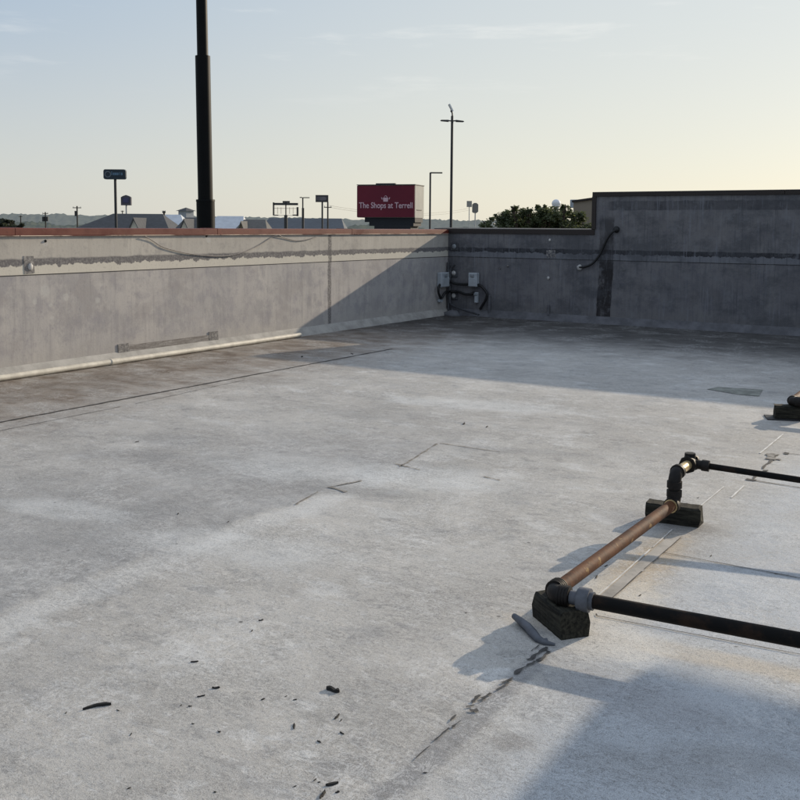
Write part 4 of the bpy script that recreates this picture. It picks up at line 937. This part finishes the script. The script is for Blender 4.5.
tree(4, 120, [(0, 226, 6, 0), (10, 225, 7, 0), (-10, 226, 7, 1), (18, 228, 5, 0), (3, 232, 9, 0), (14, 234, 8, 0)], .3, 2600, 'dark bushy tree at the far left edge', leafmat('dull_leaves', (.025, .03, .018), (.045, .05, .03)))

# ------------------------------------------------------------------ world and sun
w = bpy.data.worlds.new('World'); sc.world = w; w.use_nodes = True; nt = w.node_tree; N = nt.nodes; Lk = nt.links
bg = N['Background']; sky = N.new('ShaderNodeTexSky'); sky.sky_type = 'NISHITA'; sky.sun_disc = False
sky.sun_elevation = SUN_EL; sky.sun_rotation = SUN_AZ; sky.air_density = 1.0; sky.dust_density = 1.0; sky.ozone_density = 3.0; sky.altitude = 150
tc = N.new('ShaderNodeTexCoord')
sep = N.new('ShaderNodeSeparateXYZ'); Lk.new(tc.outputs['Generated'], sep.inputs[0])
def wn(typ, **kw):
    n = N.new(typ)
    for k, v in kw.items(): setattr(n, k, v)
    return n
# bright morning haze: cream towards the sun, grey blue away from it, thinning upwards
nrmz = wn('ShaderNodeVectorMath', operation='NORMALIZE'); Lk.new(tc.outputs['Generated'], nrmz.inputs[0])
dp_ = wn('ShaderNodeVectorMath', operation='DOT_PRODUCT'); Lk.new(nrmz.outputs[0], dp_.inputs[0]); dp_.inputs[1].default_value = tuple(Vector((SUN.x, SUN.y, 0)).normalized())
def rng(src, a, b, c, d):
    n = wn('ShaderNodeMapRange', interpolation_type='SMOOTHSTEP'); Lk.new(src, n.inputs[0])
    for i, q in enumerate((a, b, c, d)): n.inputs[i+1].default_value = q
    return n.outputs[0]
def wmix(f, a, b):
    n = wn('ShaderNodeMix', data_type='RGBA'); Lk.new(f, n.inputs[0])
    for k, v in ((6, a), (7, b)):
        if isinstance(v, tuple): n.inputs[k].default_value = (*v, 1)
        else: Lk.new(v, n.inputs[k])
    return n.outputs[2]
zf = rng(sep.outputs[2], -.01, .27, 0, 1); af = rng(dp_.outputs['Value'], .15, 1.0, 0, 1)
hz = wmix(zf, wmix(af, (5.5, 5.5, 5.2), (7.2, 6.85, 5.7)), wmix(af, (3.4, 4.35, 5.5), (6.2, 6.4, 6.1)))
hz = wmix(rng(sep.outputs[2], .27, .6, 0, 1), hz, (5.0, 5.75, 6.9))  # unseen overhead haze brightened to fill the shadows
mx = wn('ShaderNodeMix', data_type='RGBA'); Lk.new(rng(sep.outputs[2], .25, .75, .85, .8), mx.inputs[0]); Lk.new(sky.outputs[0], mx.inputs[6]); Lk.new(hz, mx.inputs[7])
# faint cirrus
mp = wn('ShaderNodeMapping'); Lk.new(tc.outputs['Generated'], mp.inputs[0]); mp.inputs['Rotation'].default_value = (0, 0, R(-32)); mp.inputs['Scale'].default_value = (3.0, 3.0, 22.0)
no = wn('ShaderNodeTexNoise'); Lk.new(mp.outputs[0], no.inputs['Vector']); no.inputs['Scale'].default_value = 1.6; no.inputs['Detail'].default_value = 8; no.inputs['Roughness'].default_value = .6
cr = wn('ShaderNodeMapRange', interpolation_type='SMOOTHSTEP'); Lk.new(no.outputs[0], cr.inputs[0])
for i, q in enumerate((.56, .74, 0, .22)): cr.inputs[i+1].default_value = q
ml = wn('ShaderNodeMath', operation='MULTIPLY'); hb = wn('ShaderNodeMapRange', interpolation_type='SMOOTHSTEP'); Lk.new(sep.outputs[2], hb.inputs[0])
for i, q in enumerate((.10, .17, 0, 1)): hb.inputs[i+1].default_value = q
Lk.new(cr.outputs[0], ml.inputs[0]); Lk.new(hb.outputs[0], ml.inputs[1])
m2 = wn('ShaderNodeMix', data_type='RGBA'); Lk.new(ml.outputs[0], m2.inputs[0]); Lk.new(mx.outputs[2], m2.inputs[6]); m2.inputs[7].default_value = (9.5, 9.2, 8.6, 1)
Lk.new(m2.outputs[2], bg.inputs[0]); bg.inputs[1].default_value = .122
sl = bpy.data.lights.new('sun', 'SUN'); sl.energy = 4.6; sl.angle = R(.5); sl.color = (1.0, .86, .67)
so = bpy.data.objects.new('sun', sl); col.objects.link(so); so.rotation_euler = SUN.to_track_quat('Z', 'Y').to_euler(); so.location = (0, 0, 30)
sc.view_settings.view_transform = 'Standard'; sc.view_settings.look = 'None'; sc.view_settings.exposure = 0; sc.view_settings.gamma = 1
